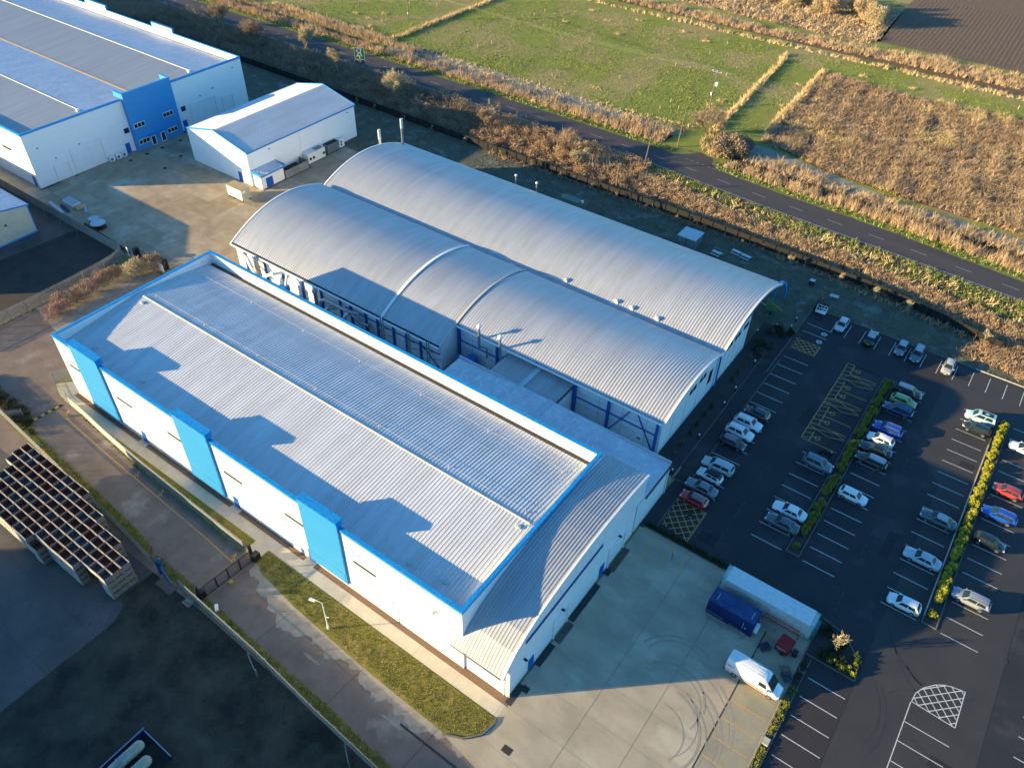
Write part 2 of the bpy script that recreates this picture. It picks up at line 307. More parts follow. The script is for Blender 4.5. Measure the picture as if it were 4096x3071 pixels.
for x in (-16.05,-10.05): j.line((x,-10),(x,67),.07,.010)
for y in np.arange(30.4, 67, 4.6): j.line((-24,y),(-3.7,y),.03,.010)
struct(j, 'slab_joints', 'joint_pale')
sheet('car_park', 'asphalt', [(-24.2,67.3),(1.4,67.3),(1.4,61.9),(2.2,-20),(90,-20),(90,131.2),(-22.8,131.2),(-22.8,113.2),(-28.5,113.2),(-28.5,97),(-24.7,97),(-24.7,77.5),(-24.2,77.5)], .000)
sheet('parking_strip', 'asphalt_purple', [(2.35,-20),(7.45,-20),(7.45,61.8),(2.35,61.8)], .005)
sheet('parking_strip', 'asphalt_old', [(7.6,-20),(21.45,-20),(21.45,131),(2.5,131),(2.5,106),(7.6,100)], .0045)
j = MB(); j.line((7.52,-20),(7.52,61.8),.10,.009); j.line((21.52,-20),(21.52,131),.07,.009); j.line((2.5,100),(2.5,131),.04,.009); j.line((2.3,70),(2.3,106),.04,.009); struct(j, 'asphalt_joint', 'joint')
sheet('lawn', 'lawn_frost', [(-28.6,111),(-22.85,113.2),(-22.85,131.3),(-28.6,131.3)], -.005); sheet('planting_bed','gravel_dark',[(-29.2,76),(-24.8,76),(-24.8,113),(-29.2,113)],-.004)
for a_ in ((-16.9,69.5,2.6,1.9),(-14.2,100,1.5,4.2),(4.2,82,1.2,5),(17,57,3,1.5),(9,106,2,1.2),(2,127,4,1.4)): sheet('asphalt_patch','asphalt_patch',[(a_[0],a_[1]),(a_[0]+a_[2],a_[1]),(a_[0]+a_[2],a_[1]+a_[3]),(a_[0],a_[1]+a_[3])],.0075)
q_ = MB(); ra_ = random.Random(4)
for x0, y0, y1 in ((-14.2,70,126),(2.35,68,112)):
    y = y0
    while y < y1: l = ra_.uniform(.4,2.2); q_.line((x0+ra_.uniform(-.08,.08),y),(x0+ra_.uniform(-.08,.08),y+l),ra_.uniform(.05,.16),.0098); y += l+ra_.uniform(.3,3.5)
for i in range(26): x, y = ra_.uniform(-22,21), ra_.uniform(56,128); a = ra_.uniform(0,3.1); l = ra_.uniform(.3,1.6); q_.line((x,y),(x+l*math.cos(a),y+l*math.sin(a)),ra_.uniform(.04,.12),.0100+i*.00001)
struct(q_, 'asphalt_scuffs', 'scuff')
w0 = MB()
for x_ in (-40.5,-53.0,-28.8): w0.line((x_,22.4),(x_+.4,28.6),.05,.0025)
struct(w0,'slab_joints','joint')
# tyre marks
def arcmark(mb, c, r, a0, a1, w, z, n=26):
    for i in range(n):
        p, q = [(c[0]+r*math.cos(math.radians(a0+(a1-a0)*k/n)), c[1]+r*math.sin(math.radians(a0+(a1-a0)*k/n))) for k in (i, i+1)]
        mb.line(p, q, w, z)
mb = MB()
for (c, r, a0, a1, w) in (((-9.2,42.5),3.6,-30,95,.13),((-9.2,42.7),6.0,-25,80,.13),((-8.8,43.0),6.6,-20,60,.10),((-9.5,46.5),4.0,-20,150,.12),((-9,44.5),7.6,10,110,.1),((-10.5,50.5),3.8,40,170,.16),((-9.7,44.2),4.9,-35,70,.09),((-9.4,42.9),5.4,-40,85,.28),((-8.9,43.4),7.1,-20,70,.26),((-9.6,46.9),4.4,10,140,.26),((-10.2,49.8),5.2,60,160,.22),((-9.3,44.8),8.2,5,60,.22)): arcmark(mb, c, r, a0, a1, w, .0145)
struct(mb, 'tyre_marks', 'tyre_faint')
mb = MB()
for (c, r, a0, a1, w) in (((16.6,74.6),8.4,200,262,.14),((17.2,74.9),9.2,198,250,.12),((3.2,58.2),8,-20,48,.13),((3.0,57.8),9.0,-25,40,.13),((20,74),11,205,235,.11),((15.5,70.6),4.6,215,330,.16),((13,49),9,28,80,.16),((12.6,49),10.2,26,78,.13),((16.3,59.8),6,95,150,.1)): arcmark(mb, c, r, a0, a1, w, .0102)
struct(mb, 'tyre_marks', 'tyre_faint_dark')
# paths round the front warehouse
sheet('path', 'concrete_path', [(-23.95,33.3),(-109.6,33.45),(-114.5,34.6),(-109.5,42),(-109.2,35.0),(-24.0,35.0)], .006)
sheet('gravel_strip', 'gravel_brown', [(-23.7,35.0),(-109.6,35.05),(-109.6,36),(-23.7,36)], .010)
for x in (-91.9,-70.9,-56.1): struct(MB().box(x-.9,x+.9,34.9,35.8,0,.06), 'door_step', 'concrete_path')
sheet('gravel_strip', 'gravel_dark', [(-24.3,66.8),(-23.6,66.8),(-23.6,76),(-24.3,76)], .012)
for y0, y1 in ((35.3,38.2),(41.2,44.6),(48.6,55.2),(57.0,58.4)): sheet('gravel_strip', 'gravel_dark', [(-24.3,y0),(-23.45,y0),(-23.45,y1),(-24.3,y1)], .012)
sheet('grass_strip', 'lawn', [(-24.0,33.15),(-23.9,32.6),(-24.3,30.9),(-25.6,29.4),(-27.7,28.4),(-40.8,28.75),(-52.9,29.5),(-60,30.4),(-62.0,31.2),(-61.9,33.25)], .008)
sheet('grass_strip', 'lawn', [(-64.5,33.2),(-104,33.4),(-91,32.4),(-64.5,31.6)], .008)
sheet('path', 'concrete_path', [(-64.5,31.5),(-61.9,31.2),(-61.9,33.4),(-64.5,33.4)], .007)
sheet('grass_strip', 'lawn', [(-18,20.8),(-31,20.9),(-51.4,22.1),(-69.1,22.8),(-78.5,23.3),(-104.9,25),(-114.8,25.6),(-114.8,27.8),(-109.4,27.5),(-104.8,26.7),(-89.4,25.8),(-78,25),(-76,24.7),(-74,23.4),(-67.4,24.1),(-52.9,23.4),(-40.6,23.0),(-29.6,22.1),(-18,21.9)], .004)
rr_ = random.Random(9); up_ = []; X_ = np.linspace(-61.5,-24.5,90)
for x in X_: up_.append((x, 27.3+1.9*math.exp(-((x+60)/3.5)**2)-.5*math.sin(x*.33)+.45*math.sin(x*.9+1)+.3*math.sin(x*2.3)+rr_.uniform(-.3,.3)))
sheet('pale_concrete', 'concrete_path2', up_+[(-24.2,28.5),(-27.7,28.9),(-40.8,29.2),(-52.9,29.95),(-60,30.85),(-61.6,31.2)], .001)  # paler concrete with a ragged edge along the grass side
for cx, cy, a, b in ((-46,25.9,1.6,.22),(-33,25.9,1.8,.2)): sheet('pale_concrete', 'concrete_path2', [(cx+a*math.cos(t)*rr_.uniform(.7,1.1), cy+b*math.sin(t)*rr_.uniform(.6,1.2)) for t in np.linspace(0,2*math.pi,34)[:-1]], .002)
k = MB()
cur = [(-24.0,33.3),(-23.75,32.6),(-24.1,30.8),(-25.5,29.2),(-27.7,28.2)]
for a, b in zip(cur, cur[1:]): k.beam((*a,.09),(*b,.09),.18,.18)
struct(k, 'kerb', 'kerb')
k = MB(); k.box(-24.0,1.35,67.12,67.28,0,.12); k.box(1.3,1.45,20,61.6,.001,.12); k.box(2.2,2.34,20,61.6,.001,.12); k.box(1.3,1.45,62.1,67.1,.001,.12)
k.beam((1.4,61.95,.07),(7.4,61.95,.07),.14,.13)
tri = [(1.5,67.95),(3.8,67.5),(5.3,66.5),(6.6,65.15),(7.2,63.7),(7.45,62)]
for a, b in zip(tri, tri[1:]): k.beam((*a,.06),(*b,.06),.14,.12)
k.box(-24.8,-24.68,77.5,97,0,.1); k.box(-22.95,-22.8,108.5,131.2,0,.1); k.box(-22.8,5.9,131.15,131.3,0,.1); k.box(-24.8,-22.2,77.42,77.5,0,.1); k.box(-22.32,-22.2,67.5,113,0,.03)
struct(k, 'kerb', 'kerb')
k = MB(); k.box(5.9,60,131.2,131.38,0,.14); k.box(11.62,11.78,76,113.2,0,.13); struct(k, 'kerb', 'kerb_pale')
def island(x0, x1, y0, y1, pale_front=False):
    k = MB(); k.box(x0,x1,y0,y0+.14,0,.12); k.box(x0,x1,y1-.14,y1,0,.12)
    if not pale_front: k.box(x0,x0+.14,y0+.14,y1-.14,0,.12)
    else: k.box(x0+.01,x0+.14,y0+.14,76,0,.12); k.box(x0+.01,x0+.14,113.2,y1-.14,0,.12)
    k.box(x1-.14,x1,y0+.14,y1-.14,0,.12); struct(k, 'kerb', 'kerb')
    sheet('planting_bed', 'gravel_dark', [(x0+.14,y0+.14),(x1-.14,y0+.14),(x1-.14,y1-.14),(x0+.14,y1-.14)], .05)
island(-6.25,-4.35,75.0,119.2); island(11.63,13.5,74.9,119.7,True)
sheet('planting_bed', 'gravel_dark', [(1.5,62.05),(7.35,62.05),(7.1,63.7),(6.5,65.1),(5.2,66.4),(3.7,67.4),(1.5,67.85)], .05)
sheet('planting_bed', 'gravel_dark', [(1.45,-10),(2.2,-10),(2.2,61.6),(1.45,61.6)], .05)
sheet('planting_bed', 'gravel_dark', [(-23.9,67.28),(1.3,67.28),(1.3,68.0),(-23.9,67.9)], .008)
sheet('planting_bed', 'gravel_dark', [(-28.6,77.6),(-24.8,77.6),(-24.8,96.9),(-28.6,96.9)], .006)
sheet('planting_bed', 'gravel_dark', [(-28.6,98.5),(-25.2,98.5),(-25.2,111),(-28.6,111)], .006)
sheet('planting_bed', 'gravel_dark', [(-28.6,113),(-22.9,113),(-22.9,121.5),(-28.6,121.5)], .006)
k = MB(); k.line((-24.9,97),(-24.9,113),.1,.012); struct(k, 'kerb', 'kerb')
# painted markings
W = .10; w = MB()
for y in (125.95,123.35,114.4,111.6,108.5,105.6,102.75,99.9,97.1,94.3,91.4,88.6,85.75,83.0,80.2,77.27): w.line((-22.1,y),(-17.7,y),W,.012)
w.line((-17.81,125.9),(-17.95,130.2),W,.012)
for y in (94.3,91.6,88.8,86.0,83.2,80.39,77.65,74.84): w.line((-11.12,y),(-6.75,y),W,.012)
for k_ in range(17): w.line((-3.8,74.9+2.79*k_),(.55,74.9+2.79*k_),W,.012)
for k_ in range(17): w.line((6.65,74.8+2.795*k_),(11.05,74.8+2.795*k_),W,.012)
for k_ in range(17): w.line((14.05,74.78+2.8*k_),(18.42,74.78+2.8*k_),W,.012)
for k_ in range(18):
    if k_ not in (0,): w.line((-18.0+2.65*k_,125.85),(-18.0+2.65*k_,130.2),W,.012)
for k_ in range(22): w.line((2.85,61.9-2.78*(k_+1)),(7.25,61.9-2.78*(k_+1)),W,.012)
w.line((13.55,63.4),(13.5,20),W,.012)
for k_ in range(12): w.line((13.56,60.6-2.71*k_),(18.5,60.6-2.71*k_),W,.012)
for k_ in range(16): w.line((24.55,72.1-2.78*k_),(29,72.1-2.78*k_),W,.012)
hp = [(13.6,63.4),(13.75,64.6),(14.27,65.9),(15.3,67.3),(16.2,67.95),(17.0,68.3),(18.45,68.5),(18.5,63.2)]
hp = [G('33',*p)[:2] for p in ((1240,1080),(1275,1010),(1340,965),(1450,937),(1520,940),(1590,955),(1705,1000),(1615,1310))]
for a, b in zip(hp, hp[1:]+hp[:1]): w.line(a, b, W, .012)
def hatch(mb, poly, dx, dy, sp, wd, z):
    P = np.array(poly); d = np.array([dx, dy], float); d /= np.linalg.norm(d); n = np.array([-d[1], d[0]]); s = P @ n
    t = s.min()+sp*.6
    while t < s.max():
        xs = []
        for i in range(len(P)):
            a, b = P[i], P[(i+1) % len(P)]; sa, sb = a@n-t, b@n-t
            if sa*sb < 0: xs.append((a+(b-a)*sa/(sa-sb)) @ d)
        xs.sort()
        for p, q in zip(xs[::2], xs[1::2]): mb.line(n*t+d*p, n*t+d*q, wd, z)
        t += sp
hatch(w, hp, 1, 1, .86, W, .0125); hatch(w, hp, 1, -1, .86, W, .013)
def ring(mb, c, r0, r1, z, n=20, gaps=()):
    for i in range(n):
        if i in gaps: continue
        a, b = 2*math.pi*i/n, 2*math.pi*(i+1)/n
        mb.add([(c[0]+r*math.cos(t), c[1]+r*math.sin(t), z) for r, t in ((r0,a),(r1,a),(r1,b),(r0,b))], [(0,1,2,3)])
for c in (G('31',485,1231), G('31',441,1296)): ring(w, c, .28, .52, .0125); w.line((c[0]-.25,c[1]-.1),(c[0]+.2,c[1]+.15),.09,.0125)
struct(w, 'road_markings', 'paint_white')
y_ = MB(); WY = .10
ha = [(-22.2,120.6),(-17.8,120.6),(-17.8,117.5),(-22.1,117.5)]
for a, b in ((ha[0],ha[1]),(ha[1],ha[2]),(ha[2],ha[3])): y_.line(a, b, WY, .012)
hatch(y_, ha, 1, 1.05, .78, WY, .0125); hatch(y_, ha, 1, -1.05, .78, WY, .013)
hb = [(-22.2,74.4),(-17.7,74.4),(-17.7,68.3),(-22.0,69.0)]
y_.line(hb[0], hb[1], WY, .012); y_.line(hb[1], hb[2], WY, .012)
hatch(y_, hb, 1, 1, .95, WY, .0125); hatch(y_, hb, 1, -1.0, .95, WY, .013)
# accessible bays
Y0, Y1 = 97.1, 119.35; y_.line((-12.4,Y0),(-12.4,Y1),WY,.012)
y_.line((-12.4,Y1),(-6.8,Y1),WY,.012); y_.line((-12.4,Y0),(-6.8,Y0),WY,.012)
bays = [(119.35,116.9,1),(116.9,115.6,0),(115.6,113.1,1),(113.1,110.7,1),(110.7,109.3,0),(109.3,106.9,1),(106.9,104.4,1),(104.4,103.0,0)]
ys = [119.35,116.75,115.3,112.9,110.4,108.95,106.5,104.0,102.6,100.2,97.1]
kinds = [1,0,1,1,0,1,1,0,1,1]
ys = [119.35,116.75,114.2,111.6,109.05,106.5,103.95,101.35,99.6,97.1]; kinds = [1,0,1,1,0,1,1,0,1]
for i, kd in enumerate(kinds):
    a, b = ys[i], ys[i+1]
    if kd:
        y_.line((-11.2,a),(-11.2,b),WY,.0125); y_.line((-11.2,a),(-6.8,a),WY,.012)
        cx, cy = -10.3, (a+b)/2   # wheelchair emblem, head to -x side
        ring(y_, (cx+.05,cy-.05), .30, .40, .0125, 16, (3,4,5)); ring(y_, (cx-.62,cy+.05), 0, .13, .0125, 10)
        y_.line((cx-.5,cy+.05),(cx+.05,cy+.1),.09,.013); y_.line((cx-.25,cy+.1),(cx-.25,cy+.42),.08,.013); y_.line((cx+.05,cy+.1),(cx+.1,cy+.5),.08,.0135); y_.line((cx+.1,cy+.5),(cx+.42,cy+.62),.08,.014)
    else:
        y_.line((-11.2,a),(-6.8,a),WY,.012); y_.line((-11.2,b),(-6.8,b),WY,.012)
        hatch(y_, [(-12.3,a),(-6.8,a),(-6.8,b),(-12.3,b)], 1, .34, 1.25, WY*.9, .0128); hatch(y_, [(-12.3,a),(-6.8,a),(-6.8,b),(-12.3,b)], 1, -.34, 1.7, WY*.9, .0132)
hatch(y_, [(-12.35,Y0),(-11.25,Y0),(-11.25,Y1),(-12.35,Y1)], 1, .34, 1.15, WY*.9, .0138)
for yy in (53.8,51.17,48.6,46.02,43.43,40.85,38.3,35.7,33.1): y_.line((-3.35,yy),(.75,yy),WY,.016)
y_.line(G('33',0,510),G('33',195,620),WY,.016); y_.line(G('23',2108,628),G('33',190,795),WY,.016)
for xx in (-21.5,-18.94,-16.4,-13.85): y_.line((xx,66.4),(xx,62.3),WY,.012)
pts = [G('02',495,225),G('02',850,540),G('02',1090,745),G('02',1480,1075),G('02',1790,1340),G('02',2010,1540)]
for a, b in zip(pts, pts[1:]): y_.line(a, b, .13, .006)
y_.line(G('02',520,225),G('02',600,300),.1,.006)
def walker(mb, c, s, rot, z):
    ca, sa = math.cos(rot), math.sin(rot); T = lambda x, y: (c[0]+s*(x*ca-y*sa), c[1]+s*(x*sa+y*ca))
    ring(mb, T(0,.75), 0, .13*s, z, 10)
    for i, (a, b) in enumerate((((0,.62),(0,.05)),((0,.05),(-.28,-.55)),((0,.05),(.3,-.5)),((0,.5),(-.38,.12)),((0,.5),(.36,.25)))): mb.line(T(*a), T(*b), .13*s, z+.0006*(i+1))
for t, px, py in (('02',575,258),('02',1187,780),('02',1392,945),('02',2022,1500)): walker(y_, G(t,px,py), 1.0, .6, .006)
for i in range(5): y_.line(G('13',1790+56*i,1508+50*i),G('13',1822+56*i,1537+50*i),.14,.007)
struct(y_, 'road_markings', 'paint_yellow')
# ------------------------------------------------------------ road beyond the fence
near = [(-330,164.3),(-217,164.4),(-154,165),(-117,164.9),(-77,164.2),(-44.4,161.3),(-16,159.7),(8.7,158.1),(60,154.5)]
far = [(-330,172.3),(-227,172.8),(-178,173.6),(-123,173.1),(-78,172.6),(-46,169.4),(-18,168.1),(7.4,165.3),(60,161.7)]
sheet('road', 'asphalt_road', near+far[::-1], .010)
sheet('road', 'asphalt_road', [(-74,171.8),(-60,170.4),(-63.5,173),(-64.2,175.5),(-68.5,176.8),(-70.5,174.2)], .006)
r = MB()
for a, b in zip(near, near[1:]): r.line((a[0],a[1]+.25),(b[0],b[1]+.25),.16,.015)
def along(pl, x):
    for a, b in zip(pl, pl[1:]):
        if a[0] <= x <= b[0]: return a[1]+(b[1]-a[1])*(x-a[0])/(b[0]-a[0])
for x in np.arange(-320, 55, 9.0):
    mid = lambda q: (along(near, q)+along(far, q))/2
    r.line((x,mid(x)),(x+3.3,mid(x+3.3)),.13,.015)
for q in range(6): r.line((-70+q*1.55, along(far,-70+q*1.55)-.15),(-70+q*1.55+.8, along(far,-69.2+q*1.55)-.15),.12,.015)
struct(r, 'road_markings', 'paint_road')
k = MB()
for a, b in zip(near, near[1:]): k.line((a[0],a[1]-.1),(b[0],b[1]-.1),.3,.012)
struct(k, 'road_edge', 'kerb')
# fields beyond
sheet('verge', 'verge', far+[(60,164),(7,167.6),(-18,170.4),(-46,171.7),(-60,173.2),(-64,176),(-70,176.5),(-78,175.2),(-123,175.6),(-178,176.3),(-330,175)], .000)
sheet('ditch', 'ditch', [(-330,177.3),(-78,176.6),(-78,181),(-330,183)], -.012)
sheet('ditch', 'ditch', [(-62,173.5),(-18,172.6),(7,170.5),(60,167),(60,173),(7,176),(-18,178),(-60,180)], -.012)
sheet('frosty_verge', 'frost_grass', [(-176,178),(-112,179),(-80,180),(-76,184),(-110,186.5),(-150,187),(-178,186)], -.006)
sheet('frosty_verge', 'frost_grass', [(-60,180),(-18,178.6),(7,176.6),(60,173),(60,178),(4,182),(-21,182.5),(-57,190),(-64,188)], -.006)
sheet('field', 'scrub_soil', [(-59.6,198.7),(-57.2,192.3),(-40,186.5),(-21,184.9),(4,184.9),(60,183),(60,256),(-7.8,250.4),(-31.4,246.3),(-58.4,248.4),(-62.7,249.3)], -.004)
sheet('field', 'meadow_tan', [(-200,281),(-61,281),(-57.5,287),(-61,330),(-330,330),(-330,281)], -.004)
sheet('field', 'plough', [(-58.5,286.3),(60,288),(300,600),(-70,600),(-61,330)], -.004)
sheet('field', 'scrub_soil', [(-330,267.5),(60,267.5),(60,276),(-330,276)], -.006)
sheet('field', 'meadow_tan', [(-175,179),(-78,182),(-76,187),(-176,188)], -.010)
# furrows of the ploughed field as real ridges
v = MB()
for i in range(46):
    x = -57.5+i*1.35; v.add([(x,289+.5*(i%5),0),(x+.45,289+.5*(i%5),.05),(x+.9,289+.5*(i%5),0),(x-1.5,345,0),(x-1.05,345,.05),(x-.6,345,0)], [(0,3,4,1),(1,4,5,2)])
struct(v, 'plough_ridges', 'plough')
# ============================================================ BUILDINGS
def wallslab(x0,x1,y0,y1,z0,z1,name,m,root): return MB().box(x0,x1,y0,y1,z0,z1).build(name,m,root)
# ---- front warehouse
XL, XR, YF, YB, HP = -109.4, -30.6, 35.75, 64.9, 12.0
B1 = thing('warehouse', (-70,50,0), 'long white warehouse with blue roof trim and three blue wall panels facing the road', 'warehouse')
w = MB(); t_ = .3
w.box(XL,XR,YF,YF+t_,0,HP); w.box(XL,XR,YB-t_,YB,0,HP); w.box(XL,XL+t_,YF+t_,YB-t_,0,HP); w.box(XR-t_,XR,YF+t_,YB-t_,0,HP)
w.build('wall', 'white_cladding', B1)
pj = MB()
for x in np.arange(XL+.6, XR-.3, .95): pj.box(x,x+.05,YB-t_-.035,YB-t_,10.25,HP-.02)
for y in np.arange(YF+.8, YB-.5, .95): pj.box(XL+t_,XL+t_+.035,y,y+.05,10.25,HP-.02)
pj.box(XL+t_,XR-t_,YB-t_-.04,YB-t_,10.2,10.25); pj.box(XL+t_,XL+t_+.04,YF+t_,YB-t_-.04,10.2,10.25); pj.build('parapet_seams', 'panel_white', B1)
cp = MB(); e = .1
cp.box(XL-e,XR+e,YF-e,YF+.42,HP,HP+.16); cp.box(XL-e,XR+e,YB-.42,YB+e,HP,HP+.16); cp.box(XL-e,XL+.42,YF+.42,YB-.42,HP,HP+.16); cp.box(XR-.42,XR+e,YF+.42,YB-.42,HP,HP+.16)
cp.box(XL-e,XR+e,YF-e,YF-.003,HP-.3,HP); cp.box(XR+.003,XR+e,YF-.003,YB,HP-.3,HP); cp.box(XL-e,XL-.003,YF-.003,YB,HP-.3,HP)
cp.build('coping', 'blue_trim', B1)
yr = 50.2; zr = 11.75; ze = 10.15
ribs(MB(), XL+t_+.02, XR-t_-.02, .5, [(YF+t_+.05,ze),((YF+yr)/2,(ze+zr)/2+.02),(yr,zr)], .11, .035).build('roof', 'roof_metal', B1)
ribs(MB(), XL+t_+.02, XR-t_-.02, .5, [(yr,zr),((YB+yr)/2,(ze+zr)/2+.02),(YB-t_-.9,ze)], .12, .05).build('roof', 'roof_metal', B1)
MB().box(XL+t_+.02,XR-t_-.02,YB-t_-.88,YB-t_-.04,9.7,9.9).build('gutter', 'gutter_dark', B1)
MB().tube([(XL+1.9,yr,zr+.06),(XR-1.1,yr,zr+.03)],.13,8).build('ridge_cap', 'ridge_white', B1)
def rz(y): return zr-(zr-ze)*abs(y-yr)/14
for yy, xs in ((yr+1.15, np.linspace(XL+3.5,XR-2.5,7)), (YB-4.6, np.linspace(XL+3.5,XR-3,7))):
    sl = MB().tube([(xs[0],yy,rz(yy)+.42),(xs[-1],yy,rz(yy)+.42)],.012,5).build('safety_line', 'ridge_white', B1)
    for x in xs: q = MB().box(x-.08,x+.08,yy-.08,yy+.08,rz(yy)+.08,rz(yy)+.2); q.tube([(x,yy,rz(yy)+.2),(x,yy,rz(yy)+.46)],.03,6); q.build('anchor_post', 'ridge_white', sl)
for x, y in ((-103.6,38.6),(-91.6,38.4),(-35.2,38.4),(-40.2,37.9),(XL+3.2,49),(XR-2,49)): MB().box(x-.3,x+.3,y-.22,y+.22,rz(y)+.07,rz(y)+.24).tube([(x,y,rz(y)+.24),(x,y,rz(y)+.5)],.06,6).build('roof_anchor', 'frost_top', B1)
for i, (x0, x1) in enumerate(((-104.3,-97.4),(-80.1,-73.1),(-55.9,-49.3))):
    a = MB().box(x0,x1,YF-.28,YF-.003,.9,13.1); a.box(x0,x1,YF-.003,YF+.75,HP+.163,13.1); tw = a.build('blue_panel', 'blue_clad', B1)
    MB().box(x0-.08,x1+.08,YF-.36,YF+.83,13.1,13.26).box(x1+.002,x1+.12,YF-.3,YF-.003,.85,13.097).build('coping', 'blue_trim', tw)
    g_ = MB()
    MB().box(x0+.15,x1-.15,YF-.31,YF-.283,1.0,3.0).build('window', 'blue_clad', tw)
for x in (-107.7,-95.6,-83.7,-71.6,-59.7,-47.6):
    wn = MB().box(x,x+3.75,YF-.035,YF-.003,6.85,7.35).build('window', 'grey_unit', B1); MB().box(x+.12,x+3.63,YF-.05,YF-.037,6.93,7.25).build('pane', 'glass', wn)
for x in (-92.2,-71.4,-56.5):
    d = MB().box(x,x+1.05,YF-.06,YF-.003,.05,2.25).build('door', 'blue_door', B1); MB().box(x+.85,x+.92,YF-.1,YF-.062,1.0,1.2).build('handle', 'galv', d)
for x in (-88,-66,-44,-52): MB().tube([(x,YF-.12,6.2),(x,YF-.12,.3)],.05,6).build('downpipe', 'white_paint', B1)
MB().obox((-34.5,YF-.25,8.6),(.3,.4,.22)).build('floodlight', 'galv', B1)
MB().obox((XR+.2,40.5,9.7),(.35,.3,.18)).build('floodlight', 'black_steel', B1)
# ---- side extension with the curved roof
AN = thing('curved_roof_extension', (-27.5,50,0), 'white loading bay extension with curved ribbed roof on the yard end of the long warehouse', 'warehouse extension')
apr = [(34.75,6.0),(35.5,6.9),(37,8.3),(39,9.45),(41.5,10.3),(44,10.8),(47,11.2),(50,11.5),(53,11.65),(56,11.65),(60,11.45),(63,11.15),(66.6,10.6)]
ar = ribs(MB(), XR+.005, -24.35, .42, apr, .12, .05).build('roof', 'roof_grey', AN)
ribs(MB(), -31.6, XR+.004, .42, [(34.75,6.0),(35.3,6.66)], .12, .05).build('roof', 'roof_grey', AN)
def az(y):
    for (a, b), (c, d) in zip(apr, apr[1:]):
        if a <= y <= c: return b+(d-b)*(y-a)/(c-a)
fs = MB()
for (a, b), (c, d) in zip(apr, apr[1:]): fs.beam((-24.28,a,b-.12),(-24.28,c+.02,d-.12),.22,.5)
fs.build('fascia', 'white_paint', AN)
MB().box(-31.6,-24.4,34.6,34.74,5.8,5.98).build('gutter', 'galv', AN)
prof = [(36.0,0),(66.6,0)]+[(y,z-.08) for y, z in apr[::-1] if y > 36.2]+[(36.0,az(36)-.08)]
w = MB(); n = len(prof); w.add([(-24.6,y,z) for y, z in prof]+[(-24.38,y,z) for y, z in prof], [tuple(range(n)), tuple(range(n,2*n))[::-1]]+[(i,(i+1)%n+0,(i+1)%n+n,i+n)[::-1] for i in range(n)])
w.box(XR+.002,-24.6,36.0,36.25,0,6.9); w.box(XR+.002,-24.6,66.35,66.6,0,10.0)
w.build('wall', 'white_cladding', AN)
w = MB().box(XR+.05,-24.45,35.55,35.99,0,.5)
sf = MB()
for y in np.arange(39.5, 66.2, 3.3): sf.box(-24.378,-24.362,y,y+.04,0,az(y)-.5)
sf.build('panel_seams', 'panel_white', AN)
wn = MB().box(-24.378,-24.30,39.2,55.8,7.15,7.75).build('window', 'blue_steel', AN); MB().box(-24.299,-24.28,39.35,55.65,7.25,7.6).build('pane', 'glass', wn)
for y0, y1 in ((45.3,48.2),(58.2,62.2)):
    d = MB().box(-24.378,-24.33,y0,y1,.02,3.7).build('loading_door', 'panel_white', AN)
    MB().box(-24.377,-24.15,y0-.15,y0-.002,.02,3.9).box(-24.377,-24.15,y1+.002,y1+.15,.02,3.9).box(-24.377,-24.15,y0-.15,y1+.15,3.9,4.1).build('door_frame', 'white_paint', d)
    struct(MB().flat([(-24.1,y0-.2),(-23.2,y0-.2),(-23.2,y1+.2),(-24.1,y1+.2)], .013), 'door_apron', 'concrete_pad')
for y in (40.0,56.0): d = MB().box(-24.378,-24.3,y,y+1.1,.05,2.3).build('door', 'blue_door', AN); MB().box(-24.299,-24.26,y+.1,y+.17,1,1.2).build('handle', 'galv', d)
for y, z in ((39,4.3),(46.8,4.6),(60.3,4.6)): MB().obox((-24.1,y,z),(.45,.28,.16)).build('floodlight', 'black_steel', AN)
MB().tube([(-24.2,36.05,5.9),(-24.2,36.05,.1)],.07,6).tube([(-24.9,35.9,5.9),(-24.9,35.9,.1)],.06,6).build('downpipe', 'white_paint', AN)
# ---- low link building with flat ribbed roofs
LK = thing('low_link_building', (-43,69,0), 'low pale link building with shallow ribbed roof between the warehouse and the vaulted hall', 'link building')
xm = -44.3
ribs(MB(), YB+.02, 74.1, .45, [(-61.9,6.15),(xm,6.75)], .1, .06, axis='y').build('roof', 'roof_frost', LK)
ribs(MB(), YB+.02, 74.1, .45, [(xm,6.75),(-24.2,6.2)], .1, .06, axis='y').build('roof', 'roof_frost', LK)
MB().beam((xm,YB+.1,6.80),(xm,74.2,6.80),.9,.1).build('ridge_cap', 'frost_top', LK)
MB().box(-61.8,-24.38,YB+.003,YB+.2,0,6.05).box(-61.8,-61.6,YB+.2,73.9,0,6.05).box(-24.6,-24.39,66.62,73.9,0,6.08).box(-61.8,-24.39,73.9,74.05,0,6.05).build('wall', 'white_cladding', LK)
boxes('gutter', 'gutter_dark', LK, [(-62.1,-61.9,YB+.1,74.2,5.85,6.1),(-24.2,-24.0,66.7,74.2,5.9,6.15)])
MB().box(-61.9,-24.2,74.1,74.3,6.3,6.62).build('fascia', 'frost_top', LK)
wn = MB().tube([(-24.25,74.0,6),(-24.25,74.0,.1)],.07,6).build('downpipe', 'white_paint', LK)
x2 = -50.1
ribs(MB(), 74.32, 79.7, .45, [(-56.4,6.0),(x2,6.35)], .08, .05, axis='y').build('roof', 'roof_grey', LK)
ribs(MB(), 74.32, 79.7, .45, [(x2,6.35),(-44.0,6.0)], .08, .05, axis='y').build('roof', 'roof_grey', LK)
MB().beam((x2,74.4,6.42),(x2,79.7,6.42),.8,.1).build('ridge_cap', 'frost_top', LK)
boxes('wall', 'white_cladding', LK, [(-56.3,-56.1,74.3,79.9,0,5.9),(-44.2,-44.0,74.3,79.9,0,5.9)])
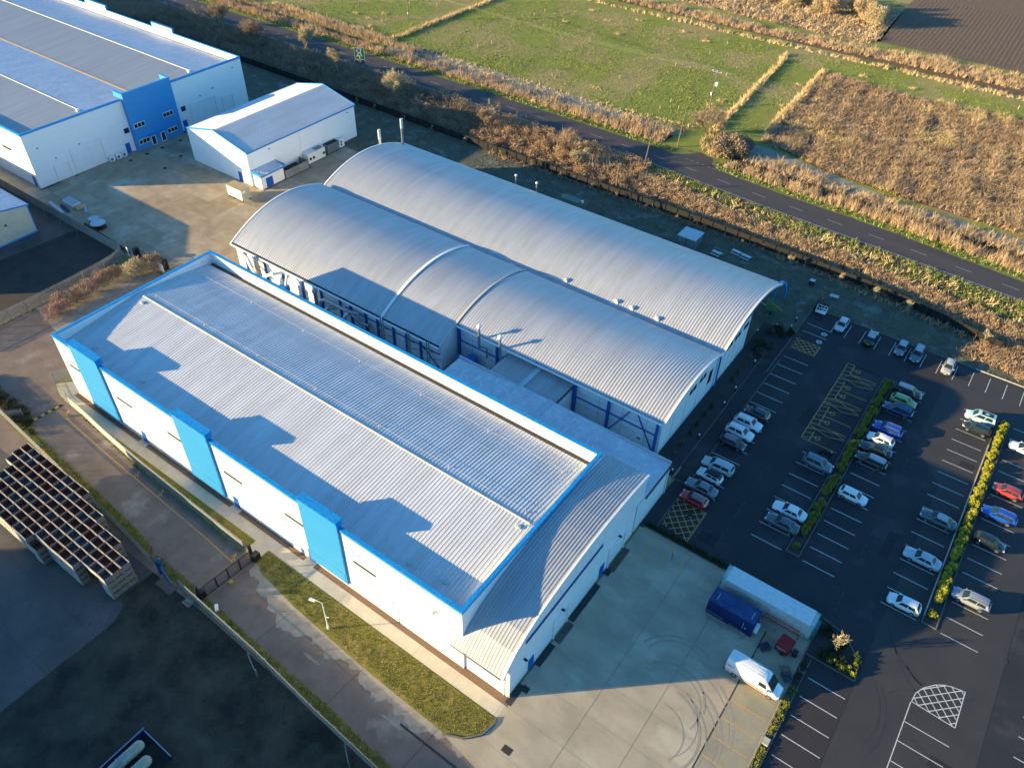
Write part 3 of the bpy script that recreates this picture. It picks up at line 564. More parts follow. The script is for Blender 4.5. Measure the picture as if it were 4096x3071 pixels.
boxes('gutter', 'gutter_dark', LK, [(-56.6,-56.4,74.3,79.8,5.7,5.95),(-44.0,-43.8,74.3,79.8,5.7,5.95)])
# ---- vaulted hall, nearer (two eaves lines)
zB2 = lambda y: 9.5-(y-89.3)**2/46
def arc(f, y0, y1, n=26): return [(y0+(y1-y0)*i/n, f(y0+(y1-y0)*i/n)) for i in range(n+1)]
V1 = thing('vaulted_hall', (-73,87,0), 'nearer vaulted hall with curved grey ribbed roof, pipework and blue posts along its side', 'hall')
ya, yb_, yv = 74.9, 79.4, 99.2
ribs(MB(), -118.5, -80.0, .5, arc(zB2,ya,yv), .17, .06).build('roof', 'roof_vault', V1)
ribs(MB(), -79.6, -66.9, .5, arc(zB2,ya,yv), .17, .06).build('roof', 'roof_vault', V1)
ribs(MB(), -66.6, -28.25, .5, arc(zB2,yb_,yv), .17, .06).build('roof', 'roof_vault', V1)
for x, y0, wd, nm in ((-79.8,ya-.2,.5,'white_paint'),(-66.75,ya,.26,'ridge_white')):
    q = MB(); A = arc(zB2, y0, yv, 20)
    for (a, b), (c, d) in zip(A, A[1:]): q.beam((x,a,b+.17),(x,c+.03,d+.17),wd,.16)
    q.build('roof_joint_cover', nm, V1)
def gable(x, f, y0, y1, name, m, root, wdt=.2, zb=0, dz=.12):
    A = arc(f, y0, y1, 20); p = [(y0,zb),(y1,zb)]+[(y,z-dz) for y, z in A[::-1]]; n = len(p); q = MB()
    q.add([(x,y,z) for y, z in p]+[(x+wdt,y,z) for y, z in p], [tuple(range(n)), tuple(range(n,2*n))[::-1]]+[(i,(i+1)%n,(i+1)%n+n,i+n)[::-1] for i in range(n)]); return q.build(name, m, root)
def verge_trim(x, f, y0, y1, root, m='white_paint', w_=.22, h_=.34):
    A = arc(f, y0, y1, 24); q = MB()
    for (a, b), (c, d) in zip(A, A[1:]): q.beam((x,a,b-.02),(x,c+.02,d-.02),w_,h_)
    q.build('verge_trim', m, root)
gable(-28.9, zB2, 80.1, 99.2, 'wall', 'white_cladding', V1); gable(-118.2, zB2, 75.6, 99.2, 'wall', 'white_cladding', V1); gable(-67.2, zB2, 75.6, 80.2, 'wall', 'white_cladding', V1)
verge_trim(-28.2, zB2, yb_-.1, yv, V1); verge_trim(-118.55, zB2, ya-.1, yv, V1)
boxes('wall', 'white_cladding', V1, [(-118.0,-67.2,75.6,75.8,0,5.0),(-67,-28.9,80.1,80.3,0,7.2)])
boxes('gutter', 'white_paint', V1, [(-118.4,-66.9,74.6,74.88,4.95,5.15),(-66.7,-28.3,79.08,79.38,7.05,7.25)])
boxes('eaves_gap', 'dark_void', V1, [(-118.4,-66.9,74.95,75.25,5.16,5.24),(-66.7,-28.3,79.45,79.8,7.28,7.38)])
MB().box(-118.4,-28.5,99.25,99.55,6.3,6.55).build('valley_gutter', 'gutter_dark', V1)
for x in (-115.6,-110,-105.2,-100,-95,-90.2,-87.6,-84,-81.2,-77.5,-74.6,-71.4): MB().box(x-.16,x+.16,75.25,75.59,0,4.95).build('post', 'blue_steel', V1)
for x in (-66.6,-58.7,-51,-43.6,-37.6,-29.3): MB().box(x-.17,x+.17,79.6,80.09,0,7.05).build('post', 'blue_steel', V1)
boxes('rail', 'blue_steel', V1, [(-66.4,-29.5,79.93,80.09,3.7,3.85),(-89,-67.4,75.43,75.59,3.0,3.14)])
for _a, _b in (((-37.3,80.0,.3),(-33.6,80.0,6.9)),((-29.6,79.94,.3),(-33.1,79.94,6.9)),((-70.9,75.4,3.1),(-67.5,75.4,.2))): MB().beam(_a,_b,.14,.14).build('brace', 'blue_steel', V1)
dj = MB()
for x in np.arange(-64, -30, 4.1): dj.box(x,x+.04,80.085,80.099,0,7)
for z in (2.4,4.8): dj.box(-66,-29,80.086,80.098,z,z+.04)
dj.build('panel_seams', 'wood_grey', V1)
d = MB().box(-32.6,-31.4,79.96,80.09,.05,2.2).build('door', 'panel_white', V1); MB().box(-32.3,-31.7,79.93,79.955,1.5,1.85).build('door_sign', 'blue_door', d)
# rooftop flues
for x, zt in ((-61.5,10.1),(-57.3,10.0)):
    f_ = MB().tube([(x,78.7,5.6),(x,78.7,zt-.6)],.22,10).tube([(x,78.7,5.6),(x+.35,79.4,5.2),(x+.9,79.6,5.0),(x+.9,79.6,3.2)],.17,8).build('flue', 'galv', V1)
    MB().lathe((x,78.7,zt-.6),[(.24,0),(.42,.12),(.42,.42),(.12,.75)],12).build('cowl', 'white_paint', f_)
# process pipework in the alley
dc = [((-112.6,74.2),5.4,.42),((-108.2,74.2),3.0,.3)]
def duct(pts, r, m='galv', nm='duct'): MB().tube(pts, r, 10).build(nm, m, V1)
duct([(-111,74.6,0),(-111,74.3,4.4)],.5); MB().lathe((-111,74.3,4.4),[(.5,0),(.68,.3),(.5,.8),(.36,.85)],14).build('cowl','galv',V1)
duct([(-115.5,74.6,4.2),(-112.3,73.7,4.2),(-111.2,73.4,3.2)],.4,'white_paint'); duct([(-114.4,75,3.4),(-110.6,73.6,1.2)],.3,'white_paint')
duct([(-109.2,73.4,.2),(-108.2,73.5,2.6),(-105.6,73.8,4.1),(-104.4,75.5,4.1)],.3,'white_paint'); duct([(-103.2,75.3,4.7),(-102.6,74.2,3.9),(-102.4,73.6,2.6)],.26,'white_paint')
MB().box(-103.3,-101.9,72.9,74.1,0,3.0).build('blue_fan_box','tank_blue',V1)
duct([(-95.3,74.3,0),(-95.3,74.3,4.0)],.36); MB().lathe((-95.3,74.3,4.0),[(.36,0),(.55,.3),(.4,.75)],12).build('cowl','galv',V1)
duct([(-93.9,73.6,1.2),(-93.3,73.8,3.6),(-92.3,73.9,4.1),(-86.9,73.9,4.1),(-84.6,74.6,4.1)],.32); duct([(-93.2,73.4,1),(-91.6,74.0,2.6),(-90.5,74.9,2.8)],.36)
duct([(-87.3,72.4,.3),(-86.9,73.2,3.2),(-86.4,73.9,3.9)],.36); duct([(-86.2,74.2,3.7),(-84.6,74.6,2.2),(-82.8,74.8,2.2)],.34)
MB().box(-86.2,-80.2,70.6,73.0,0,2.6).build('plant_cabin','roof_grey',V1)
for x in (-79.3,-73.4,-69.1):
    q = MB()
    for dx in (0,.5): q.tube([(x+dx,74.4,0),(x+dx,74.4,6.3)],.1,6)
    for z in (2.2,3.6): q.beam((x,74.4,z),(x+2.2,75.4,z),.09); q.beam((x-.6,74.0,z),(x+1.2,74.0,z),.07)
    q.build('pipe_stack','galv',V1)
# low tanks beside the hall step
for x, y in ((-64.4,77.4),(-63.0,78.6)):
    tk = MB().lathe((x,y,0),[(.85,.2),(.9,.4),(.9,2.5),(.75,2.85),(.2,3.0)],18).build('pressure_tank','tank_blue',smooth=False)
    tag(tk, ('left' if y < 78 else 'right')+' one of two squat blue pressure tanks beside the vaulted hall', 'tank', 'blue tanks beside the vaulted hall')
# ---- vaulted hall, farther
zB3 = lambda y: 9.6-(y-112.4)**2/52
V2 = thing('vaulted_hall', (-73,112,0), 'farther and wider vaulted hall whose curved roof ends in a blue arched canopy rib', 'hall')
ribs(MB(), -118.9, -28.45, .5, arc(zB3,99.6,125.4,30), .17, .06).build('roof', 'roof_vault', V2)
verge_trim(-28.4, zB3, 99.6, 125.5, V2); verge_trim(-118.95, zB3, 99.6, 125.5, V2)
gable(-28.9, zB3, 99.6, 112.0, 'wall', 'white_cladding', V2); gable(-118.6, zB3, 99.8, 125, 'wall', 'white_cladding', V2); gable(-32.5, zB3, 112.0, 125.0, 'wall', 'panel_white', V2)
boxes('wall', 'white_cladding', V2, [(-118.4,-32.5,124.6,124.85,0,6.3),(-32.5,-28.9,111.8,112.0,0,9.2)])
MB().box(-118.9,-28.5,125.4,125.7,6.1,6.3).build('gutter', 'white_paint', V2)
for root, y0, y1, ys_ in ((V1,80.1,99,(88.9,90.2,92.4,93.7)),(V2,99.7,112,(102.4,103.7,105.6,106.9,109.2,110.3))):
    for y in ys_: wn = MB().box(-28.698,-28.65,y,y+1.05,5.6,6.6).build('window', 'galv', root); MB().box(-28.649,-28.63,y+.08,y+.97,5.68,6.52).build('pane', 'glass', wn)
wn = MB().box(-28.698,-28.65,96.2,97.6,2.6,5.4).build('window', 'galv', V1); MB().box(-28.649,-28.63,96.3,97.5,2.7,5.3).build('pane', 'glass', wn)
q = MB()
for y in (84,88.2,92.4,96.6): q.box(-28.698,-28.68,y,y+.05,0,5.5)
q.build('panel_seams', 'wood_grey', V1); q = MB()
for y in (102,104.2,106.4,108.6,110.6): q.box(-28.698,-28.68,y,y+.05,0,5.5)
q.build('panel_seams', 'wood_grey', V2)
MB().beam((-28.2,99.1,.0),(-28.3,99.0,7.0),.2).build('post', 'blue_steel', V1)
q = MB(); A = [(124.4,6.8),(126.2,6.2),(127.8,5.2),(129.2,3.8),(130.2,2.2),(130.9,0)]
for (a, b), (c, d) in zip(A, A[1:]): q.beam((-28.6,a,b),(-28.6,c,d),.45,.5)
q.build('canopy_rib', 'blue_trim', V2)
MB().beam((-29.6,126.6,0),(-28.8,124.6,6.5),.26).build('post', 'blue_trim', V2)
MB().box(-32.45,-32.3,112.4,124.6,3.4,5.6).build('window', 'glass', V2)
# blue lettering strip under the arched verge (blurred beyond reading in the photograph: shapes only)
lt = MB(); rr = random.Random(3)
for i in range(13):
    y = 107.2+i*.42; z = zB3(y)-1.35-.02*i
    lt.box(-28.68,-28.62,y,y+.09,z-.5,z); 
    if i % 3 != 1: lt.box(-28.68,-28.62,y+.09,y+.3,z-.09,z)
    if i % 2: lt.box(-28.68,-28.62,y+.09,y+.28,z-.5,z-.41)
lt.build('lettering', 'blue_door', V2)
for x in (-59.3,-48.9,-45.9,-41.0):
    c = MB().box(x-.36,x+.36,100.84,101.56,zB3(101.2)-.2,zB3(101.2)+.3).build('roof_fan', 'frost_top', V2); MB().lathe((x,101.2,zB3(101.2)+.3),[(.34,0),(.42,.08),(.34,.2),(.12,.26)],14).build('cowl', 'frost_top', c)
for x, y, zt in ((-121.2,119.6,11.2),(-118.0,123.6,13.2)):
    f_ = MB().tube([(x,y,0),(x,y,zt-2.2)],.30,12).build('flue','galv',V2); MB().tube([(x,y,zt-2.2),(x,y,zt)],.34,12).build('cowl','frost_top',f_)
for x in (-88.9,-83.5):
    f_ = MB().tube([(x,127.0,0),(x,127.0,7.4)],.16,8).build('flue','galv',V2); MB().lathe((x,127.0,7.4),[(.16,0),(.3,.08),(.26,.3),(.08,.42)],10).build('cowl','white_paint',f_)
# ---- large warehouse, top left
B4 = thing('warehouse', (-230,98,0), 'large white warehouse at upper left with a tall royal blue entrance bay', 'warehouse')
x4, yA, yZ, h4 = -176.2, 68.6, 127.0, 12.4; xl = -420
w = MB(); w.box(xl,x4,yA,yA+.3,0,h4); w.box(x4-.3,x4,yA+.3,92.6,0,h4); w.box(x4-.3,x4,105.6,yZ-.3,0,h4); w.box(xl,x4,yZ-.3,yZ,0,h4); w.box(x4-.3,x4-.002,92.6,105.6,0,h4)
w.box(-243.5,-233.3,yZ-.3,yZ-.001,h4,h4+1.2); w.box(-212,-203,yZ-.3,yZ-.001,h4,h4+1.2); w.build('wall', 'white_cladding', B4)
cp = MB(); cp.box(xl,x4+.1,yA-.1,yA+.35,h4,h4+.15); cp.box(x4-.35,x4+.1,yA+.35,92.5,h4,h4+.15); cp.box(x4-.35,x4+.1,105.7,yZ-.35,h4,h4+.15)
for a, b in ((xl,-243.6),(-233.2,-212.1),(-202.9,x4+.1)): cp.box(a,b,yZ-.35,yZ+.1,h4,h4+.15)
for a, b in ((-243.6,-233.2),(-212.1,-202.9)): cp.box(a,b,yZ-.4,yZ+.15,h4+1.2,h4+1.4); cp.box(b-.15,b,yZ-.4,yZ+.15,h4+.15,h4+1.2); cp.box(a,a+.15,yZ-.4,yZ+.15,h4+.15,h4+1.2)
cp.box(x4+.002,x4+.1,yA-.1,92.5,h4-.3,h4); cp.box(x4+.002,x4+.1,105.7,yZ,h4-.3,h4); cp.box(xl,x4,yA-.1,yA-.002,h4-.35,h4); cp.build('coping', 'blue_trim', B4)
yv4 = [yA+.35,83.6,98.2,113.4,yZ-1.0]; zv4 = [11.0,12.3,11.0,12.3,10.9]
for i, m_ in enumerate(('roof_grey','roof_frost','roof_grey','roof_frost')): ribs(MB(), -390, x4-.32, .55, [(yv4[i],zv4[i]),(yv4[i+1],zv4[i+1])], .12, .04).build('roof', m_, B4)
MB().box(-390,x4-.4,97.9,98.5,11.0,11.14).build('valley_gutter', 'gold_steel', B4)
for y in (83.6,113.4): MB().tube([(-390,y,12.36),(x4-2.2,y,12.34)],.10,8).build('ridge_cap', 'ridge_white', B4)
for y in (83.2,112.9): MB().box(x4-2.2,x4-1.6,y-.3,y+.3,12.2,12.75).build('roof_anchor','white_paint',B4)
tw = MB().box(x4+.003,x4+1.0,92.7,105.5,0,13.7).box(x4-2.6,x4+.003,92.7,93.0,h4+.16,13.7).box(x4-2.6,x4+.003,105.2,105.5,h4+.16,13.7).build('entrance_bay', 'blue_clad', B4)
MB().box(x4-2.7,x4+1.08,92.6,93.1,13.7,13.85).box(x4-2.7,x4+1.08,105.1,105.6,13.7,13.85).box(x4+.7,x4+1.08,93.1,105.1,13.7,13.85).build('coping', 'blue_trim', tw)
for y, z in ((93.3,5.3),(101.2,5.3),(93.4,1.3),(101.3,1.3)):
    wn = MB().box(x4+1.002,x4+1.05,y,y+2.9,z,z+1.15).build('window', 'white_paint', tw)
    for k_ in range(3): MB().box(x4+1.051,x4+1.07,y+.1+k_*.94,y+.92+k_*.94,z+.12,z+1.03).build('pane', 'glass', wn)
for y in (96.6,99.3): d = MB().box(x4+1.002,x4+1.05,y,y+1.3,.05,2.3).build('door', 'white_paint', tw); MB().box(x4+1.051,x4+1.07,y+.18,y+1.12,.2,2.15).build('pane', 'glass', d)
MB().box(x4+1.002,x4+2.0,95.9,101.0,2.75,2.95).build('canopy', 'blue_trim', tw)
for y in (91.1,107.0): wn = MB().box(x4+.002,x4+.05,y,y+1.3,4.6,5.8).build('window', 'blue_steel', B4); MB().box(x4+.051,x4+.07,y+.08,y+1.22,4.7,5.7).build('pane', 'glass', wn)
for y0, y1, z1 in ((77.5,84.9,5.6),(73.0,76.2,3.6),(109.6,117.0,5.6),(119.2,122.3,4.4)):
    d = MB().box(x4+.002,x4+.04,y0,y1,.02,z1).build('loading_door', 'panel_white', B4)
    MB().box(x4+.002,x4+.22,y0-.14,y0-.002,.02,z1+.14).box(x4+.002,x4+.22,y1+.002,y1+.14,.02,z1+.14).box(x4+.002,x4+.22,y0,y1,z1+.002,z1+.14).build('door_frame', 'white_paint', d)
for y in (90.3,106.6): MB().box(x4+.002,x4+.07,y,y+1.2,.05,2.4).build('door', 'blue_door', B4)
for x in (-199.5,-193.2,-186.9): wn = MB().box(x,x+3.9,yA-.05,yA-.002,6.6,7.5).build('window', 'white_paint', B4); [MB().box(x+.1+k_*.95,x+.9+k_*.95,yA-.07,yA-.052,6.7,7.4).build('pane', 'glass', wn) for k_ in range(4)]
MB().box(-178.3,-177.2,yA-.06,yA-.002,.05,2.5).build('door', 'blue_door', B4)
for y, z in ((74,5.2),(80,6.3),(113,6.8),(117,7.5),(124,10.6),(71,8.6)): MB().obox((x4+.2,y,z),(.4,.3,.16)).build('floodlight', 'galv', B4)
sm = MB()
for z in np.arange(1.4, 12, 1.15): sm.box(x4+.002,x4+.012,yA+.1,92.5,z,z+.03); sm.box(x4+.002,x4+.012,105.7,yZ-.1,z,z+.03)
sm.build('panel_seams', 'panel_white', B4)
k = MB()
for a, b in ((68.2,72.8),(76.4,77.3),(85.2,89.8),(107.9,109.3)): k.box(x4+.3,x4+.75,a,b,0,.012)
struct(k, 'gravel_strip', 'gravel_dark')
for i, y in enumerate((85.8,87.5,89.0)):
    a = thing('air_conditioner', (x4+.75,y,0), 'white outdoor air conditioner on the ground by the blue entrance bay, '+('leftmost','middle','rightmost')[i]+' of three', 'air conditioner', 'air conditioners by the blue entrance bay')
    MB().box(x4+.45,x4+1.1,y-.6,y+.6,.1,1.25).build('casing', 'white_paint', a); MB().lathe((0,0,0),[(.36,0),(.36,.03),(.1,.03)],14).build('fan_grille', 'grey_unit', a)
    g_ = [o for o in a.children if o.name.startswith('fan')][0]; g_.matrix_parent_inverse = Matrix(); g_.location = (.36,-.1,.66); g_.rotation_euler = (0,math.pi/2,0)
    boxes('foot', 'black_steel', a, [(x4+.5,x4+1.0,y-.5,y-.4,0,.098),(x4+.5,x4+1.0,y+.4,y+.5,0,.098)])
# ---- small gabled warehouse
B5 = thing('small_warehouse', (-150,114,0), 'small white gabled warehouse with blue trimmed pitched roof and a blue doored lean-to', 'warehouse')
xa, xb, ya5, yb5, he, hr = -161.2,-140.6,98.0,131.0,8.0,10.3; xm5 = (xa+xb)/2
p = [(xa,0),(xb,0),(xb,he),(xm5,hr),(xa,he)]
for y, nm in ((ya5,'wall'),(yb5-.25,'wall')):
    q = MB(); q.add([(x,y,z) for x, z in p]+[(x,y+.25,z) for x, z in p], [(0,1,2,3,4),(9,8,7,6,5)]+[(i,i+5,(i+1)%5+5,(i+1)%5) for i in range(5)]); q.build(nm, 'white_cladding', B5)
boxes('wall', 'white_cladding', B5, [(xa,xa+.25,ya5+.25,yb5-.25,0,he-.05),(xb-.25,xb,ya5+.25,yb5-.25,0,he-.05)])
ribs(MB(), ya5-.15, yb5+.15, .5, [(xa-.2,he),(xm5,hr+.05)], .16, .05, axis='y').build('roof', 'roof_frost', B5)
ribs(MB(), ya5-.15, yb5+.15, .5, [(xm5,hr+.05),(xb+.2,he)], .16, .06, axis='y').build('roof', 'roof_metal', B5)
q = MB()
for y in (ya5-.2,yb5+.2): q.beam((xa-.2,y,he),(xm5,y,hr+.1),.12,.34); q.beam((xm5,y,hr+.1),(xb+.2,y,he),.12,.34)
q.box(xb+.2,xb+.38,ya5-.2,yb5+.2,he-.25,he); q.build('fascia', 'blue_trim', B5)
MB().box(-158.5,-150.5,ya5-.04,ya5-.002,.02,4.8).build('loading_door', 'panel_white', B5); MB().box(-145.1,-144.0,ya5-.06,ya5-.002,.05,2.3).build('door', 'blue_door', B5)
q = MB(); q.tube([(xb+.1,113,7.8),(xb+.1,113,.1)],.06,6); q.tube([(xb-.2,ya5-.1,7.7),(xb-.2,ya5-.1,.1)],.06,6); q.build('downpipe', 'white_paint', B5)
for y, z in ((104,6.8),(128.5,6.9)): MB().obox((xb+.2,y,z),(.4,.3,.16)).build('floodlight', 'galv', B5)
sm = MB()
for z in np.arange(1.2, 7.9, 1.1): sm.box(xb+.002,xb+.012,ya5+.1,yb5-.1,z,z+.03)
sm.build('panel_seams', 'panel_white', B5)
MB().box(xb+.002,-137.8,98.3,98.5,0,3.4).box(-138.0,-137.8,98.5,104.6,0,3.0).box(xb+.002,-137.8,104.6,104.8,0,3.4).box(xb+.01,-138,98.5,104.6,0,3.0).build('lean_to', 'white_cladding', B5)
ribs(MB(), 98.15, 104.95, .45, [(xb+.01,3.75),(-137.55,3.15)], .1, .07, axis='y').build('lean_to_roof', 'roof_frost', B5)
MB().box(xb,-137.5,98.0,98.14,3.1,3.75).box(-137.54,-137.42,98.0,105.1,2.9,3.14).box(xb,-137.5,104.97,105.1,3.1,3.75).build('fascia', 'blue_trim', B5)
MB().box(-137.798,-137.74,99.6,101.5,.05,2.2).build('door', 'blue_door', B5)
struct(MB().flat([(-137.7,98),(-137.1,98),(-137.1,112.5),(-137.7,112.5)], .009), 'gravel_strip', 'gravel_brown')
# ---- cream shed, left edge
B6 = thing('cream_shed', (-175,45,0), 'cream ribbed metal shed with blue trim at the left edge beyond the fence', 'shed')
yS, yN, yR, hE, hR, x6 = 28.8, 58.5, 43.6, 6.1, 8.5, -160.2
p = [(yS,0),(yN,0),(yN,hE),(yR,hR),(yS,hE)]
q = MB(); q.add([(x6-.2,y,z) for y, z in p]+[(x6,y,z) for y, z in p], [(0,4,3,2,1),(5,6,7,8,9)]+[(i,(i+1)%5,(i+1)%5+5,i+5) for i in range(5)]); q.box(-260,x6-.2,yN-.2,yN,0,hE); q.box(-260,x6-.2,yS,yS+.2,0,hE); q.build('wall', 'cream_clad', B6)
q = MB()
for y in np.arange(yS+.3,yN-.1,.4): q.box(x6+.001,x6+.035,y,y+.12,.3,hE-.1)
q.build('wall_ribs', 'cream_clad', B6)
ribs(MB(), -260, x6+.15, 1.0, [(yR,hR+.05),(yN+.2,hE+.02)], .35, .16).build('roof', 'roof_frost', B6); ribs(MB(), -260, x6+.15, 1.0, [(yS-.2,hE+.02),(yR,hR+.05)], .35, .16).build('roof', 'roof_frost', B6)
q = MB(); q.beam((x6+.2,yN+.2,hE),(x6+.2,yR,hR),.1,.3); q.beam((x6+.2,yS-.2,hE),(x6+.2,yR,hR),.1,.3); q.box(-260,x6+.2,yN+.22,yN+.34,hE-.15,hE+.05); q.box(x6+.036,x6+.1,yS,yN,0,.3); q.box(x6+.036,x6+.11,yN-.15,yN,.3,hE-.1); q.build('fascia', 'blue_trim', B6)
MB().obox((x6+.2,53.2,3.9),(.35,.35,.25)).build('floodlight', 'black_steel', B6)
# ============================================================ FENCES AND GATES
def palisade(name, pts, h, label, m='palisade', gap=.15, sheeted=None, group=None):
    root = thing(name, (*pts[0], 0), label, 'fence', group); q = MB(); pst = []
    for a, b in zip(pts, pts[1:]):
        a = np.array(a, float); b = np.array(b, float); L_ = np.linalg.norm(b-a); d = (b-a)/L_; ang = math.atan2(d[1], d[0])
        for i in range(int(L_/gap)): c = a+d*gap*(i+.5); q.obox((c[0],c[1],h/2+.03), (gap*.42,.02,h), ang)
        for z in (.35, h-.35): q.obox(((a[0]+b[0])/2,(a[1]+b[1])/2,z), (L_,.05,.06), ang)
        for i in range(max(1, int(L_/2.75))+1): pst.append(a+d*min(L_, i*2.75))
    q.build('palings', m, root); seen = []
    for c in pst[:100]:
        if any(abs(c[0]-s_[0])+abs(c[1]-s_[1]) < .6 for s_ in seen): continue
        seen.append(c); MB().box(c[0]-.05,c[0]+.05,c[1]+.04,c[1]+.12,0,h+.05).build('post', 'galv', root)
    if sheeted:
        s_ = MB()
        for a, b in zip(pts, pts[1:]):
            if a[0] >= sheeted[0]-1e-6 and b[0] <= sheeted[1]+1e-6 or b[0] >= sheeted[0]-1e-6 and a[0] <= sheeted[1]+1e-6:
                a = np.array(a, float); b = np.array(b, float); L_ = np.linalg.norm(b-a); ang = math.atan2((b-a)[1], (b-a)[0])
                s_.obox(((a[0]+b[0])/2,(a[1]+b[1])/2-.05,h*.47), (L_,.03,h*.88), ang)
        s_.build('sheeting', 'sheet_fence', root)
    return root
R1 = [(-64.4,31.5),(-70,31.6),(-76,31.75),(-82,31.95),(-87,32.1),(-91.2,32.3),(-97.5,32.7),(-104.4,33.3),(-108,33.45)]
palisade('palisade_fence', R1, 2.1, 'palisade fence with pale sheeting between the access road and the path beside the long warehouse', sheeted=(-104.5,-91)); _r = [o for o in COL.objects if o.name.startswith('palisade_fence')][0]; _q = MB()
for _a, _b in zip(R1[:5], R1[1:6]): _q.beam((_a[0],_a[1]-.06,1.0),(_b[0],_b[1]-.06,1.0),.03,1.8)
_q.build('shaded_sheeting','mesh_fence',_r)  # crate shade on the sheeting put into this darker material
palisade('palisade_fence', [(-108.6,33.5),(-111.1,33.6),(-114.6,34.7)], 2.1, 'short open palisade fence run at the far corner of the long warehouse path')
palisade('palisade_fence', [(-114.7,34.8),(-113.3,37.2),(-111.6,39.8),(-109.6,42.2)], 2.2, 'mesh panel fence closing the gap to the left end of the long warehouse', gap=.09)
palisade('palisade_fence', [(-18,20.4),(-24,20.6),(-31.4,20.9),(-41,21.4),(-51.4,22.2),(-60,22.55),(-66.5,22.8)], 2.0, 'long grey palisade fence between the dark empty lot and the access road')
palisade('palisade_fence', [(-72.5,22.9),(-78.6,23.5),(-88,24.2),(-96,24.65),(-104.9,25.2),(-114.8,25.8),(-126,26.5)], 2.0, 'pale palisade fence behind the stacked crates')
palisade('palisade_fence', [(-51.3,21.3),(-49.1,20.5)], 1.9, 'short palisade return jutting into the dark lot beside the sheeted fence', gap=.2)
palisade('palisade_fence', [(-34.8,20.5),(-33.2,19.4)], 1.9, 'short palisade return into the dark lot near the bottom of the picture', gap=.2)
palisade('palisade_fence', [(-139.1,63.7),(-138,62.9),(-137.3,61.2),(-136.8,58.5),(-136.5,54),(-136.3,48),(-136.2,42),(-136.3,34),(-136.6,27)], 2.4, 'tall grey palisade fence curving round the gravel lot toward the yard gate', gap=.2)
palisade('palisade_fence', [(-112.5,25.7),(-110.9,27.5)], 2.0, 'palisade gate panel standing open at the left end of the access road', gap=.2)
bf = thing('board_fence', (-185,63.9,0), 'solid grey boarded fence between the cream shed and the concrete yard', 'fence')
q = MB(); q.box(-330,-139.3,63.86,63.93,0,2.2); q.build('boards', 'mesh_fence', bf)
for x in np.arange(-205,-139,6): MB().box(x,x+.09,63.74,63.855,0,2.3).build('post', 'mesh_fence', bf)
q = MB()
for x in (-172,-166,-160,-154): q.beam((x,63.7,2.1),(x+1.8,62.3,.05),.06)
q.build('brace', 'mesh_fence', bf)
# boundary fence by the road
fl = [(-330,146),(-157.6,145.6),(-119.4,145.3),(-105.5,145.2),(-88.5,145.4),(-73.9,145.3),(-60.2,145.6),(-43.9,145.2),(-37.7,144.8),(-25.3,144.4),(-13.6,143.7),(-2.3,141.5),(8,139.5)]
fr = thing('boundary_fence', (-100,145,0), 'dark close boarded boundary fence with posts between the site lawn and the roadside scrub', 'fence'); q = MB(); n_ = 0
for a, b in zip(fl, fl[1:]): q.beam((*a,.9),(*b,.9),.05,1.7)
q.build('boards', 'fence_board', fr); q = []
for x in np.arange(-230, 8, 2.85):
    if n_ < 98: y = along(fl, x)-.09; MB().box(x-.05,x+.05,y-.06,y+.05,0,2.15).build('post', 'black_steel', fr); n_ += 1
# main sliding gate on the access road
def bargate(name, a, b, h, label, panels=4):
    root = thing(name, (*a, 0), label, 'gate'); a = np.array(a); b = np.array(b); L_ = np.linalg.norm(b-a); d = (b-a)/L_; ang = math.atan2(d[1], d[0]); w = L_/panels
    for k_ in range(panels):
        q = MB(); c0 = a+d*w*k_
        for z in (.2, h): q.obox((*(c0+d*w/2), z), (w-.04,.08,.10), ang)
        for t in (.04, w-.04): q.obox((*(c0+d*t), h/2+.1), (.09,.09,h-.1), ang)
        for i in range(1, 12): q.obox((*(c0+d*w*i/12), h/2+.1), (.035,.035,h-.2), ang)
        q.build('leaf', 'black_steel', root)
    return root
g1 = bargate('sliding_gate', (-62.7,23.9), (-62.2,30.9), 2.2, 'black barred gate across the access road beside the long warehouse')
MB().box(-63.2,-62.9,23.0,23.4,0,2.6).box(-62.9,-62.6,31.1,31.5,0,2.6).build('post', 'black_steel', g1); MB().box(-62.6,-61.8,31.0,32.0,0,1.1).box(-63.6,-62.8,23.3,24.0,0,1.1).build('motor_housing', 'black_steel', g1)
MB().lathe((0,0,0),[(.28,0),(.28,.05),(.1,.05)],14).build('wheel', 'yellow_band', g1, loc=(.9,3.2,.3))
g2 = bargate('yard_gate', (-135.5,65.3), (-128.3,65.8), 1.9, 'black barred gate at the entrance of the back yard by the curved fence', 3)
MB().box(-136.3,-135.6,64.6,65.6,0,2.2).box(-128.2,-127.8,65.4,66.4,0,2.2).build('gate_housing', 'black_steel', g2)
for loc, s in (((-136.9,64.0),1), ((-128.0,64.7),0)):
    t = thing('notice_board', (*loc,0), 'white notice board on posts beside the black yard gate' if s == 0 else 'narrow upright cream board on a pole at the gate end of the curved fence', 'sign')
    MB().tube([(loc[0],loc[1],0),(loc[0]-.2,loc[1],4.0 if s else 2.6)],.05,6).build('post','galv',t); MB().box(loc[0]-.1,loc[0]+(.25 if s else 1.3),loc[1]-.14,loc[1]-.08,.6,2.6 if s else 2.2).build('board','white_paint' if not s else 'plate_white',t)
# speed hump
hb_ = G('02',262,328); hc_ = G('02',535,180); t = MB(); t.cur = 0
for i in range(9):
    a = np.array(hb_[:2])+(np.array(hc_[:2])-np.array(hb_[:2]))*i/9; b = np.array(hb_[:2])+(np.array(hc_[:2])-np.array(hb_[:2]))*(i+1)/9; t.cur = i % 2; t.beam((*a,.03),(*b,.03),.42,.07)
tag(t.build('speed_hump', ['black_steel','yellow_band']), 'black and yellow striped speed hump across the access road', 'speed hump')
